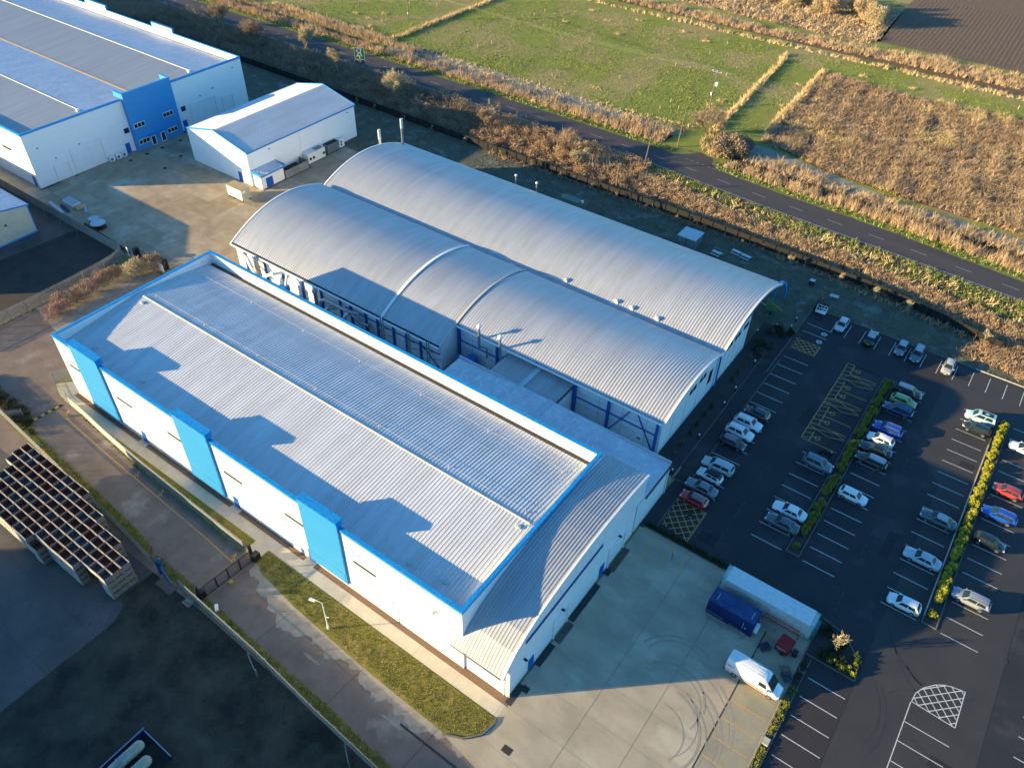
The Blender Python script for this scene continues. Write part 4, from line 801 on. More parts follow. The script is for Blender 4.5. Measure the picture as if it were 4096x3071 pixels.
# ============================================================ YARD OBJECTS
def spool(loc, r, h, label):
    t = thing('cable_drum', (*loc,0), label, 'cable drum', 'wooden cable drums in the back yard')
    MB().lathe((*loc,0),[(r,0),(r,.1)],22).build('flange','rust',t); MB().lathe((*loc,.1),[(r*.55,0),(r*.55,h-.2)],18).build('core','black_steel',t); MB().lathe((*loc,h-.1),[(r,0),(r,.1)],22).build('flange','frost_top',t)
spool((-151.7,66.9),1.5,1.25,'large wooden cable drum with frosted top lying flat in the back yard'); spool((-154.5,67.6),1.05,.9,'small wooden cable drum behind the large one in the back yard')
tag(MB().beam((-154.9,65.7,.25),(-138.5,64.9,.25),.35,.5).build('steel_beam','rust'), 'long rusty steel beam lying along the boarded fence', 'beam')
t = thing('flatpack_stillage', (-163,68.5,0), 'white stillage of metal offcuts with an orange end in the back yard', 'stillage')
MB().box(-166.3,-162.0,67.9,69.6,.35,1.0).build('tray','white_paint',t); MB().box(-161.99,-161.3,67.9,69.6,.1,1.0).build('end_box','gold_steel',t); q = MB()
for i in range(6): q.beam((-166,68.0+.25*i,1.1+.06*(i%3)),(-162.4,68.1+.25*i,1.12),.14,.1)
q.build('sections','frost_top',t); tag(MB().beam((-162.5,70.3,.1),(-159.3,68.8,.1),.5,.12).build('metal_sheet','frost_top'),'pale metal sheet lying on the yard beyond the white stillage','metal sheet')
tag(MB().beam((-165.6,67.0,.3),(-162.2,66.6,.3),.55,.45).build('timber_bundle','pallet_blue'),'dark strapped bundle between the stillage and the boarded fence','bundle')
tag(MB().beam((-168.2,66.0,.4),(-162.3,65.3,.4),.7,.6).build('sheet_stack','frost_top'),'long frosted stack of sheets against the boarded fence','stack')
# site cabin
t = thing('site_cabin', (-139,92.8,0), 'white jacked site cabin with a plywood roof standing in the back yard', 'cabin')
MB().box(-141.35,-136.5,91.7,93.95,.55,2.85).build('body','cabin_white',t); MB().box(-136.497,-136.45,91.75,93.9,.6,2.8).build('end_panel','pale_green',t); MB().box(-141.5,-136.35,91.6,94.05,2.853,2.95).build('roof','wood_pale',t)
for x in (-141.1,-136.7):
    for y in (91.9,93.8): MB().box(x-.05,x+.05,y-.05,y+.05,0,.548).build('leg','black_steel',t)
MB().tube([(-139.9,91.9,.3),(-139.9,93.7,.3)],.28,12).build('wheel','tyre',t); MB().box(-136.448,-136.43,92.0,92.8,2.1,2.6).build('notice','white_paint',t)
# generator, chiller, fan unit and enclosure against the small warehouse
t = thing('generator', (-140,115.5,0), 'white boxed generator with grilles against the side of the small warehouse', 'generator')
MB().box(-140.3,-138.5,112.9,118.3,.15,2.5).build('casing','cabin_white',t); MB().box(-140.2,-138.6,113.1,118.1,0,.148).build('skid','black_steel',t); MB().box(-140.0,-138.8,115.8,117.9,2.503,2.6).build('roof_vent','grey_unit',t)
for y in (113.3,114.3,117.5): MB().box(-138.497,-138.46,y,y+.65,.9,1.5).build('grille','dark_void',t)
t = thing('chiller', (-140,121.2,0), 'grey chiller unit with open dark top between the generator and the twin fan unit', 'chiller')
MB().box(-140.3,-138.8,119.4,123.1,.1,2.2).build('casing','grey_unit',t); MB().box(-140.1,-139.0,119.6,122.9,2.203,2.26).build('fan_deck','dark_void',t)
t = thing('fan_unit', (-139.4,124.2,0), 'small white twin fan unit at the far end of the small warehouse', 'air conditioner')
MB().box(-139.9,-139.0,123.5,125.1,.1,2.0).build('casing','white_paint',t)
for z in (.75,1.45): MB().box(-138.997,-138.97,123.85,124.35,z-.25,z+.25).build('fan_grille','dark_void',t)
t = thing('mesh_enclosure', (-138,108.5,0), 'grey mesh fenced enclosure with a gate against the small warehouse', 'enclosure')
for y0, y1 in ((105.0,107.4),(108.95,111.8)): MB().box(-137.5,-137.44,y0,y1,.05,1.9).build('mesh_panel','mesh_fence',t)
MB().box(-140.5,-137.5,111.8,111.86,.05,1.9).build('mesh_panel','mesh_fence',t); MB().box(-137.5,-137.42,107.5,108.85,.05,1.9).build('gate','galv',t)
for y in (105.0,107.45,108.9,111.8): MB().box(-137.6,-137.5,y-.05,y+.05,0,2.1).build('post','galv',t)
MB().box(-140.3,-138.6,106,110.5,0,1.1).build('plant','dark_void',t)
# smoking shelter, picnic tables
t = thing('shelter', (-51.7,137,0), 'pale glazed box shelter with frosted flat roof on the lawn behind the vaulted hall', 'shelter')
MB().box(-53.7,-49.6,134.9,139.0,2.35,2.5).build('roof','frost_top',t); MB().box(-53.6,-49.7,135.0,135.06,.15,2.35).box(-49.76,-49.7,135.06,138.9,.15,2.35).box(-53.6,-53.54,135.06,138.9,.15,2.35).build('glazing','galv',t)
q = MB()
for x in (-53.6,-51.65,-49.7):
    for y in (134.94,138.96): q.box(x-.05,x+.05,y-.05,y+.05,0,2.349)
q.box(-49.69,-49.6,136.9,137.0,0,2.349); q.build('frame','grey_unit',t); MB().box(-53.4,-52.8,134.96,134.99,1.2,1.8).build('notice','teal',t)
tb = thing('picnic_table', (0,0,0), 'frosted picnic table nearest the shelter on the lawn', 'picnic table', 'picnic tables on the lawn')
MB().box(-1,1,-.38,.38,.70,.76).build('table_top','frost_top',tb); MB().box(-1,1,-.85,-.58,.42,.47).build('bench_seat','frost_top',tb); MB().box(-1,1,.58,.85,.42,.47).build('bench_seat','frost_top',tb)
for x in (-.75,.75):
    q = MB(); q.beam((x,-.35,.7),(x,-.65,0),.07); q.beam((x,.35,.7),(x,.65,0),.07); q.box(x-.03,x+.03,-.8,.8,.34,.42); q.build('leg','timber',tb)
for i, (x, y, l) in enumerate(((-45.3,136.6,None),(-42.2,139.4,'frosted picnic table, left one of the pair near the saplings'),(-40.0,139.0,'frosted picnic table, right one of the pair near the saplings'))):
    c = tb if i == 0 else copy_tree(tb); c.location = (x,y,0); c.rotation_euler.z = -.12
    if l: c['label'] = l
t = thing('buried_tank', (-81,137.6,0), 'pale green oval buried tank lid set in a gravel patch behind the vaulted hall', 'tank lid')
q = MB(); A = [(2.6*math.cos(a)*.35+sgn(math.cos(a))*1.6, 1.0*math.sin(a)) for a in np.linspace(0,2*math.pi,28,endpoint=False)]
q.prism([(x-81,y+137.5) for x, y in A],.05,.22); q.build('lid','lid_green',t); q = MB()
for i in range(5): q.box(-82.6+i*.7,-82.5+i*.7,136.8,138.2,.22,.27)
q.build('rib','lid_green',t); MB().lathe((-78.2,137.7,0),[(.3,0),(.3,.5),(.15,.6)],12).build('cap','white_paint',t); sheet('gravel_patch','gravel_brown',[(-84.3,135.6),(-77,135.8),(-76.6,139.6),(-84,139.4)],.0)
for p, lb in ((G('31',375,800),'dark utility box with a pale lid on the frosty lawn'),):
    t = thing('utility_box', (p[0],p[1],0), lb, 'utility box'); MB().box(p[0]-.45,p[0]+.45,p[1]-.4,p[1]+.4,0,1.0).build('body','shrub_dark',t); MB().box(p[0]-.5,p[0]+.5,p[1]-.45,p[1]+.45,1.0,1.07).build('lid','frost_top',t)
p = G('31',573,900); tag(MB().obox((p[0],p[1],.06),(1.7,1.0,.1),.1).build('drain_cover','frost_top'),'pale rectangular drain cover on the dark lawn above the car park','drain cover')
# access platforms
p = G('31',440,1040); t = thing('boom_lift', (p[0],p[1],0), 'dark folded boom lift with a white basket parked at the corner of the car park', 'access platform')
q = MB(); q.obox((p[0]-.6,p[1]+1.3,.75),(1.3,2.6,.7),.12); q.build('chassis','black_steel',t); q = MB(); q.beam((p[0]-1.4,p[1]+4.0,1.5),(p[0]-.2,p[1]+.3,2.5),.4,.5); q.beam((p[0]-1.2,p[1]+3.6,1.0),(p[0]-.6,p[1]+.2,1.4),.3,.35); q.build('boom','rust',t)
q = MB(); bx, by = p[0]+.35, p[1]-.3
for z in (.5,1.0,1.55):
    q.beam((bx-.9,by-.5,z),(bx+.9,by-.5,z),.06); q.beam((bx-.9,by+.5,z),(bx+.9,by+.5,z),.06); q.beam((bx-.9,by-.5,z),(bx-.9,by+.5,z),.06); q.beam((bx+.9,by-.5,z),(bx+.9,by+.5,z),.06)
for x in (-.9,-.3,.3,.9):
    for y in (-.5,.5): q.box(bx+x-.03,bx+x+.03,by+y-.03,by+y+.03,.5,1.55)
q.box(bx-.9,bx+.9,by-.5,by+.5,.42,.5); q.build('basket','white_paint',t)
for dx, dy in ((-1.2,.5),(.1,.5),(-1.4,2.3),(-.1,2.3)): MB().tube([(p[0]+dx,p[1]+dy,.35),(p[0]+dx+.25,p[1]+dy,.35)],.34,12).build('wheel','tyre',t)
p = G('31',20,1040); t = thing('trailer_lift', (p[0],p[1],0), 'green and yellow trailer access lift under the blue canopy rib', 'access platform')
MB().obox((p[0],p[1],.7),(1.7,1.2,.6),.3).build('chassis','lift_green',t); q = MB(); q.beam((p[0]-1.5,p[1]+.8,1.9),(p[0]+1.9,p[1]-.3,1.3),.3,.35); q.beam((p[0]-1.3,p[1]+.5,1.2),(p[0]+1.2,p[1]+.1,1.6),.25,.3); q.build('boom','lift_yellow',t)
q = MB(); q.beam((p[0],p[1]-.4,.6),(p[0]-.2,p[1]-2.2,.3),.1); q.beam((p[0]-.6,p[1]+.4,.6),(p[0]-2.6,p[1]+1.6,.3),.1); q.build('outrigger','galv',t)
for dy in (-.75,.75): MB().tube([(p[0],p[1]+dy-.1,.33),(p[0],p[1]+dy+.1,.33)],.33,12).build('wheel','tyre',t)
# containers
def container(name, x0, x1, y0, y1, h, mside, mtop, label, ribm=True):
    t = thing(name, ((x0+x1)/2,(y0+y1)/2,0), label, 'shipping container'); MB().box(x0+.06,x1-.06,y0+.06,y1-.06,.12,h-.08).build('body', mside, t); q = MB()
    for x in (x0,x1-.14):
        for y in (y0,y1-.14): q.box(x,x+.14,y,y+.14,0,h)
    q.box(x0+.14,x1-.14,y0,y0+.1,h-.14,h-.004); q.box(x0+.14,x1-.14,y1-.1,y1,h-.14,h-.004); q.box(x0,x0+.12,y0+.14,y1-.14,h-.14,h-.004); q.box(x1-.12,x1,y0+.14,y1-.14,h-.14,h-.004)
    q.box(x0+.14,x1-.14,y0,y0+.1,0,.16); q.box(x0+.14,x1-.14,y1-.1,y1,0,.16)
    return t, q
t, q = container('shipping_container', -10.95,-4.85,59.95,62.4,2.6,'container_blue','container_blue_top','royal blue shipping container with wet corrugated roof beside the long white container')
q.build('frame','container_blue',t); ribs(MB(), -10.8,-5.0,.23,[(60.06,2.56),(62.3,2.56)],.1,.05).build('roof','container_blue_top',t)
q = MB()
for x in np.arange(-10.75,-5.1,.26): q.box(x,x+.13,59.965,60.058,.17,2.45)
q.build('corrugation','container_blue',t); q = MB()
for i in range(7): q.box(-10.2+.0,-10.1,60.6+i*.16,60.7+i*.16,2.615,2.622); q.box(-5.6,-5.5,60.6+i*.16,60.7+i*.16,2.615,2.622)
for i in range(6): q.box(-6.2,-6.12,59.955,59.962,.8+i*.2,.93+i*.2)
q.box(-5.9,-5.7,59.955,59.962,1.0,1.2); q.build('lettering','paint_white',t)
MB().box(-4.85,-4.4,60.2,61.2,.9,1.7).build('air_conditioner','white_paint',t)
t, q = container('shipping_container', -11.05,1.1,63.75,66.2,2.9,'container_white','container_top','long white refrigerated shipping container with frosted roof and green corner posts')
q.build('frame','teal',t); MB().box(-10.5,.55,63.73,66.22,2.895,2.93).build('roof','container_top',t); MB().box(-10.85,.9,63.74,63.81,.2,2.85).build('side_panel','container_white',t)
q = MB()
for i in range(9): q.box(-1.6+i*.12,-1.52+i*.12,63.728,63.738,2.1,2.2)
for i in range(5): q.box(-1.3+i*.02,-1.16,63.728,63.738,1.0+i*.22,1.1+i*.22)
q.build('lettering','teal',t); MB().box(1.1,1.5,64.3,65.6,.3,2.4).build('refrigeration_unit','grey_unit',t)
q = MB(); p0, p1 = (-4.7,63.2), (-.1,63.2)
for z in (.9,1.6): q.beam((p0[0],p0[1],z),(p1[0],p1[1],z),.09)
for i in range(7): x = p0[0]+i*.76; q.beam((x,63.2,.9),(x+.38,63.2,1.6),.06); q.beam((x+.38,63.2,1.6),(x+.76,63.2,.9),.06)
for x in (p0[0],p1[0]): q.box(x-.05,x+.05,63.15,63.25,0,.9)
tag(q.build('lattice_gantry','orange_red'),'red and blue steel lattice standing along the white container','gantry')
t = thing('plant_trailer', (-.7,61.0,0), 'small red covered plant trailer in front of the long white container', 'trailer')
MB().obox((-1.0,61.0,.85),(1.7,1.9,1.1),-.12).build('hood','red_paint',t); q = MB()
for i in range(9): q.obox((-1.7+.14*i,60.04-.018*i,1.15),(.1,.02,.12),-.12)
for i in range(5): q.obox((-1.62+.12*i,60.03-.018*i,.9),(.09,.02,.1),-.12)
q.build('lettering','paint_white',t); q = MB(); q.beam((-.2,60.9,.4),(.9,60.7,.4),.1); q.box(.1,.7,60.4,61.2,.3,.9); q.build('drawbar','black_steel',t)
for y in (60.0,62.0): MB().tube([(-.9,y-.08,.3),(-.9,y+.08,.3)],.3,12).build('wheel','tyre',t)
def pallet(c, rz, n, m, label):
    t = thing('pallet', (*c,0), label, 'pallet', rz=rz)
    for k_ in range(n):
        q = MB(); z = k_*.15
        for y in (-.45,0,.45): q.box(-.6,.6,y-.05,y+.05,z+.02,z+.10)
        for x in np.linspace(-.55,.55,6): q.box(x-.05,x+.05,-.5,.5,z+.10,z+.13)
        q.build('deck', m, t, loc=(0,0,0))
    return t
pallet((-2.9,59.7),.9,3,'pallet_blue','weathered dark pallet stack leaning by the end of the blue container'); a = pallet((.35,58.4),-.75,2,'wood_grey','grey pallet stack lying at the corner of the yellow parking bays'); pallet((.75,57.6),-.75,2,'pallet_blue','blue pallet lying beside the grey pallet stack on the yard edge')
def barrier(x, y, rz, label):
    t = thing('crowd_barrier', (x,y,0), label, 'barrier', 'crowd barriers leaning by the blue container', rz); q = MB()
    q.tube([(-1.15,0,.15),(-1.15,0,.95),(-1.05,0,1.1),(1.05,0,1.1),(1.15,0,.95),(1.15,0,.15)],.022,6); q.tube([(-1.15,0,.2),(1.15,0,.2)],.02,6); q.build('frame','galv',t,loc=(0,0,0)); q = MB()
    for i in range(16): q.tube([(-1.0+i*.133,0,.2),(-1.0+i*.133,0,1.1)],.009,4,False)
    q.build('bars','galv',t,loc=(0,0,0)); boxes('foot','galv',t,[(-.95,-.88,-.3,.3,0,.05),(.88,.95,-.3,.3,0,.05)],loc=(0,0,0)); return t
barrier(-9.6,59.55,-.05,'galvanised crowd barrier at the left half of the blue container side'); barrier(-6.6,59.3,-.08,'galvanised crowd barrier at the right half of the blue container side'); barrier(-9.3,59.1,-.1,'galvanised crowd barrier standing out in front of the other two'); barrier(-3.9,62.4,-.05,'galvanised crowd barrier between the two shipping containers')
# LPG style tanks at the bottom edge
en = thing('tank_compound', (-52,7,0), 'low blue railed compound wall round the cream storage tanks', 'compound'); MB().box(-53.9,-53.78,-4,8.9,0,1.3).box(-53.78,-49.2,8.8,8.92,0,1.0).build('wall','container_blue',en); MB().box(-53.90,-53.78,-4,9.0,1.303,1.36).box(-53.77,-49.1,8.8,8.92,1.003,1.06).build('coping','galv',en)
for i, (x, ye, lb) in enumerate(((-52.75,8.05,'cream cylindrical storage tank, leftmost in the blue compound'),(-50.75,7.55,'cream cylindrical storage tank, middle one in the blue compound'),(-48.75,6.0,'cream cylindrical storage tank, rightmost at the picture edge'))):
    t = thing('storage_tank', (x,ye-3,0), lb, 'tank', 'cream storage tanks'); q = MB(); r = .62; zc = 1.05
    prof = [(0,-0)]; pts = []
    ys_ = [ye,ye-.08,ye-.25,ye-.55,ye-6.5,ye-6.9,ye-7.1]; rs = [.1,.34,.54,r,r,.5,.1]; vs = []; fs_ = []; n = 20
    for y, rr in zip(ys_, rs): vs += [(x+rr*math.cos(2*math.pi*k_/n),y,zc+rr*math.sin(2*math.pi*k_/n)) for k_ in range(n)]
    for a in range(6):
        for k_ in range(n): b = a*n+k_; c = a*n+(k_+1) % n; fs_.append((b,c,c+n,b+n))
    fs_.append(tuple(range(n))); q.add(vs, fs_); q.build('vessel','tank_cream',t,smooth=True)
    q = MB().box(x-.35,x+.1,ye-2.7,ye-1.9,zc+.57,zc+.68).tube([(x-.5,ye-2.9,zc+.5),(x+.05,ye-2.9,zc+.75)],.05,6); q.build('hatch','galv',t); MB().box(x+.3,x+.4,ye-3.4,ye-2.6,zc+.42,zc+.66).build('rail','galv',t)
    for y in (ye-1.3,ye-5.5): MB().box(x-.5,x+.5,y-.12,y+.12,0,.62).build('saddle','rust',t)
# street lamp, camera, bollards, poles, signs
lb_ = G('13',625,450); t = thing('street_lamp', (lb_[0],lb_[1],0), 'white single arm street lamp on the grass strip beside the access road', 'street lamp')
x, y = lb_[:2]; MB().tube([(x,y,0),(x,y,2.2),(x,y,5.6)],.085,8,r2=.05).build('pole','white_paint',t); q = MB().tube([(x,y,5.6),(x-.5,y-.15,5.75),(x-.95,y-.3,5.7)],.04,6); q.build('arm','white_paint',t); MB().obox((x-1.25,y-.4,5.62),(.75,.3,.16),.3).build('lamp_head','white_paint',t); MB().box(x-.12,x+.12,y-.12,y+.12,0,.5).build('base','white_paint',t); MB().beam((x,y,2.6),(x+.5,y+.1,2.8),.06).build('bracket','white_paint',t)
p = G('03',1885,305); t = thing('security_camera', (p[0],p[1],0), 'small white camera unit on the verge beside the access road', 'camera'); MB().obox((p[0],p[1],.9),(.9,.4,.3),-.6).build('housing','white_paint',t); MB().tube([(p[0],p[1],0),(p[0],p[1],.8)],.05,6).build('post','galv',t)
p = G('03',1630,225); t = thing('inspection_cover', (p[0],p[1],0), 'square concrete inspection cover with a pipe in the dark lot near the gate', 'cover'); MB().obox((p[0],p[1],.06),(1.3,1.1,.12)).build('slab','wood_grey',t); MB().obox((p[0],p[1],.3),(.7,.14,.1),.3).build('pipe','galv',t)
p = G('02',1345,1590); t = thing('blue_gate_post', (-69.9,22.6,0), 'blue cylindrical gate pillar and rail at the gap in the palisade by the crates', 'gate pillar'); MB().lathe((-70.3,22.9,0),[(.38,0),(.38,2.5),(.2,2.6)],16).build('pillar','pillar_blue',t); MB().tube([(-69.8,22.7,1.6),(-67.2,22.2,.6)],.17,10).build('rail','pillar_blue',t); struct(MB().box(-69.5,-66.6,21.2,22.6,-.02,.05),'concrete_plinth','concrete_pad')
wh = thing('bollard', (0,0,0), '', 'bollard', 'lit path bollards along the car park path'); MB().lathe((0,0,0),[(.11,0),(.11,.75)],10).build('stem','black_steel',wh,loc=(0,0,0)); MB().lathe((0,0,0),[(.12,.752),(.12,.98),(.05,1.02)],10).build('cap','white_paint',wh,loc=(0,0,0))
BL = [(-28.4,117.4,'under the hall verge at the entrance'),(-25.3,109.0,'beside the round grey shrubs'),(-25.15,87.1,'among the dwarf conifers, middle of the gravel bed'),(-25.15,78.2,'at the lower end of the gravel bed'),(-25.15,100.7,'just above the entrance path gap'),(-25.1,96.2,'at the upper corner of the gravel bed'),(-24.0,122.3,'left of the pair at the car park top corner'),(-24.1,125.1,'topmost by the lawn corner'),(-26.2,121.0,'shorter one left of the corner shrubs')]
for i, (x, y, lb) in enumerate(BL):
    c = wh if i == 0 else copy_tree(wh); c.location = (x,y,0); c['label'] = 'dark bollard with pale cap '+lb
cvx = [(1.35,57.2),(1.75,49.5)]
p = G('33',280,815); t = thing('bollard_light', (p[0],p[1],0), 'small black bollard light on a square base in the narrow bed by the yard', 'bollard'); MB().box(p[0]-.4,p[0]+.4,p[1]-.35,p[1]+.35,0,.12).build('base','kerb',t); MB().tube([(p[0],p[1],.12),(p[0],p[1],.9)],.07,8).build('post','black_steel',t)
for p, lb in (((1.75,48.9),'pale square pedestal in the gap of the narrow planting bed'),): tag(MB().box(p[0]-.35,p[0]+.35,p[1]-.45,p[1]+.45,0,.3).build('pedestal','kerb_pale'), lb, 'pedestal')
def upole(x, y, h, label, lean=(0,0)):
    t = thing('utility_pole', (x,y,0), label, 'utility pole'); MB().tube([(x,y,0),(x+lean[0],y+lean[1],h)],.17,8,r2=.12).build('pole','pole_wood',t); return t
t = upole(-78.8,204,9.6,'wooden power pole with transformer and crossarms standing in the green field',(.25,0)); MB().box(-79.9,-77.3,203.9,204.1,9.2,9.4).box(-78.65,-78.45,202.6,205.4,9.0,9.2).build('crossarm','galv',t)
for dx in (-1.2,0,1.2): MB().lathe((-78.6+dx,204,9.4),[(.08,0),(.14,.1),(.14,.25),(.05,.32)],8).build('insulator','white_paint',t)
MB().box(-78.35,-77.75,203.6,204.4,5.8,6.7).build('transformer','white_paint',t); MB().box(-79.15,-78.8,203.6,204.0,3.1,3.9).build('switch_box','white_paint',t)
t = upole(-188.6,204.7,10.2,'tall wooden power pole in the upper left field'); MB().box(-189.8,-187.4,204.6,204.8,9.8,10.0).build('crossarm','galv',t); MB().box(-188.5,-188.3,204.2,204.4,2,2.5).build('notice','white_paint',t)
upole(-74.4,176.2,8.4,'leaning bare wooden pole on the far side of the road by the junction',(.4,.3)); upole(-75.7,161.2,8.6,'bare wooden pole on the near side of the road opposite the junction',(.9,0)); upole(-75.3,147.3,6.3,'short bare wooden pole among the brambles behind the boundary fence',(.1,0))
def wire(a, b, sag): return [(a[0]+(b[0]-a[0])*i/24, a[1]+(b[1]-a[1])*i/24, a[2]+(b[2]-a[2])*i/24-sag*4*(i/24)*(1-i/24)) for i in range(25)]
for i, dx in enumerate((-1.2,0,1.2)):
    o1 = MB().tube(wire((-188.6,204.7+dx*.3,10.1),(-78.6,204+dx,9.75),1.2),.02,4,False); o1.tube(wire((-78.6,204+dx,9.75),(62,172.5+dx,9.75),1.6),.02,4,False)
    tag(o1.build('power_line','wire'),('nearest','middle','farthest')[i]+' of the three overhead power lines crossing the fields','power line','overhead power lines')
# direction sign beside the road
sx, sy = -170.4, 163.3; t = thing('road_sign', (sx,sy,0), 'large green and blue roundabout direction sign on two posts beside the road', 'road sign')
u_ = np.array([math.cos(.55), math.sin(.55)]); nrm = np.array([u_[1], -u_[0]])
def sp(a, z, off=0): q = np.array([sx, sy])+u_*a*.84+nrm*off; return (q[0], q[1], z*.92)
def plate(mb, pts, off, th=.03):
    n = len(pts); f1 = [sp(a, z, off) for a, z in pts]; f0 = [sp(a, z, off-th) for a, z in pts]; mb.add(f1+f0, [tuple(range(n)), tuple(range(n,2*n))[::-1]]+[(i,i+n,(i+1)%n+n,(i+1)%n) for i in range(n)])
q = MB(); plate(q, [(-1.7,3.2),(1.7,3.2),(1.7,6.8),(-1.7,6.8)], .05); q.build('green_panel','sign_green',t); q = MB(); plate(q, [(-1.7,1.7),(1.7,1.7),(1.7,3.15),(-1.7,3.15)], .05); q.build('blue_panel','sign_blue',t)
q = MB()
for a0, z0_, a1, z1_ in ((-1.7,6.72,1.7,6.8),(-1.7,1.7,1.7,1.78),(-1.7,3.1,1.7,3.24),(-1.7,1.78,-1.62,6.72),(1.62,1.78,1.7,6.72)): plate(q, [(a0,z0_),(a1,z0_),(a1,z1_),(a0,z1_)], .065)
for k_ in range(16):
    a, b = 2*math.pi*k_/16, 2*math.pi*(k_+1)/16
    if k_ in (13,14): continue
    plate(q, [(.0+.42*math.cos(a),4.7+.42*math.sin(a)),(.0+.68*math.cos(a),4.7+.68*math.sin(a)),(.0+.68*math.cos(b),4.7+.68*math.sin(b)),(.0+.42*math.cos(b),4.7+.42*math.sin(b))], .066)
plate(q, [(-.12,3.35),(.12,3.35),(.12,4.1),(-.12,4.1)], .067); plate(q, [(.2,5.3),(.42,5.2),(.8,6.2),(.55,6.25)], .067); plate(q, [(-1.2,4.1),(-1.0,3.95),(-.5,4.35),(-.6,4.55)], .067); plate(q, [(.55,4.3),(.8,4.1),(.95,4.25),(.65,4.6)], .067)
for i in range(9): plate(q, [(-.75+i*.2,6.3),(-.62+i*.2,6.3),(-.62+i*.2,6.52),(-.75+i*.2,6.52)], .067)
for i in range(8): plate(q, [(-1.0+i*.2,2.75),(-.87+i*.2,2.75),(-.87+i*.2,2.93),(-1.0+i*.2,2.93)], .067)
plate(q, [(-.4,2.0),(.5,2.0),(.4,2.5),(-.2,2.6)], .067); plate(q, [(-1.4,2.1),(-1.1,2.2),(-1.05,2.5),(-1.35,2.4)], .067)
plate(q, [(-.8+.34*math.cos(2*math.pi*k_/14),5.75+.34*math.sin(2*math.pi*k_/14)) for k_ in range(14)], .067); q.build('legend','paint_white',t)
q = MB(); plate(q, [(-.8+.2*math.cos(2*math.pi*k_/14),5.75+.2*math.sin(2*math.pi*k_/14)) for k_ in range(14)], .07); q.build('roundel','red_paint',t)
for a in (-.9,.9): q = sp(a,0,-.1); MB().tube([q,(q[0],q[1],6.9)],.08,8).build('post','galv',t)
p = G('10',2015,950); t = thing('road_sign', (p[0],p[1],0), 'small dark sign plate seen edge-on at the near edge of the road', 'road sign'); MB().tube([(p[0],p[1],0),(p[0],p[1],3)],.05,6).build('post','galv',t); MB().obox((p[0],p[1]-.08,2.3),(.5,.05,1.4),.3).build('plate','galv',t)
# yard drain covers, concrete scatter
for i, (tt, a, b, lb) in enumerate((('03',0,0,''),)): pass
dc = MB()
for tt, a, b in (('00',1128,1388),('00',1272,1333),('00',1403,1278),('00',1557,1215),('00',1595,1147),('00',1563,1350),('00',1425,1455),('23',115,975),('13',2167,1500),('32',0,0)):
    if tt == '32': continue
    p = G(tt,a,b); dc.obox((p[0],p[1],.016),(.9 if tt != '13' else 1.1,.8,.02),0)
p = G('22',1532,1118); dc.obox((p[0],p[1],.02),(.9,.9,.02)); p = G('33',2052,737); dc.obox((p[0],p[1],.02),(.5,.6,.02))
struct(dc,'drain_covers','joint'); struct(MB().box(-32.2,-20.0,26.2,26.4,.006,.02),'drain_channel','joint')
# ============================================================ CRATES
cr = thing('wooden_crate', (0,0,0), '', 'crate'); CW, CD, CH = 1.62, 1.14, .99
q = MB(); q.box(-CW/2,CW/2,-CD/2,-CD/2+.05,.12,CH); q.box(-CW/2,CW/2,CD/2-.05,CD/2,.12,CH); q.box(-CW/2,-CW/2+.05,-CD/2+.05,CD/2-.05,.12,CH); q.box(CW/2-.05,CW/2,-CD/2+.05,CD/2-.05,.12,CH)
q.build('sides','wood_crate',cr,loc=(0,0,0)); MB().box(-CW/2+.05,CW/2-.05,-CD/2+.05,CD/2-.05,.12,.16).build('base','wood_crate',cr,loc=(0,0,0))
boxes('rim','wood_sunlit',cr,[(-CW/2,CW/2,-CD/2-.01,-CD/2+.05,CH,CH+.03),(-CW/2,CW/2,CD/2-.05,CD/2+.01,CH,CH+.03)],loc=(0,0,0)); q = MB()  # pale rails carry the sunlit board edges in their colour
for y in (-CD/2+.1,0,CD/2-.1): q.box(-CW/2,CW/2,y-.06,y+.06,0,.12)
q.build('runner','wood_grey',cr,loc=(0,0,0)); q = MB()
for i in range(6): z = .14+i*.125; q.box(CW/2+.002,CW/2+.025,-CD/2,CD/2,z,z+.105)
q.build('end_boards','wood_grey',cr,loc=(0,0,0)); q = MB()
for i in range(6): z = .14+i*.125; q.box(-CW/2,CW/2,-CD/2-.025,-CD/2-.002,z,z+.105)
q.build('side_boards','wood_sunlit',cr,loc=(0,0,0))  # sun-facing boards coloured paler than the end boards, sunlight put into the colour
cb = copy_tree(cr)
for o in KIDS(cb):
    if o.name.startswith(('sides','base')): o.data = o.data.copy(); o.data.materials.clear(); o.data.materials.append(MATS['wood_blue'])
rows = [(23.3,-100.5,-85.9,0),(22.15,-100.5,-75.6,0),(20.95,-100.5,-75.6,0),(20.15-.4,-98.8,-71.9,1),(18.55,-98.8,-71.9,1),(17.35,-103.9,-71.9,1),(16.2,-103.9,-76.0,0),(15.05,-103.9,-84.5,0),(13.9,-103.9,-86.2,0)]
rows = [(23.2,-100.1,-85.5),(22.03,-100.1,-80.5),(20.86,-100.1,-75.0),(19.69,-98.4,-71.5),(18.52,-98.4,-71.5),(17.35,-101.8,-71.5),(16.18,-101.8,-76.4),(15.01,-101.8,-83.2)]
r_ = random.Random(5); first = {True: cr, False: cb}; used = {True: False, False: False}; NL = 4
def put(x, y, k_, lab, grp):
    br_ = r_.random() < .62; c = first[br_]
    if used[br_]: c = copy_tree(c)
    used[br_] = True; c.location = (x+r_.uniform(-.03,.03), y+r_.uniform(-.02,.02), k_*(CH+.06)); c.rotation_euler.z = r_.uniform(-.035,.035)
    c['label'] = lab; c['group'] = grp
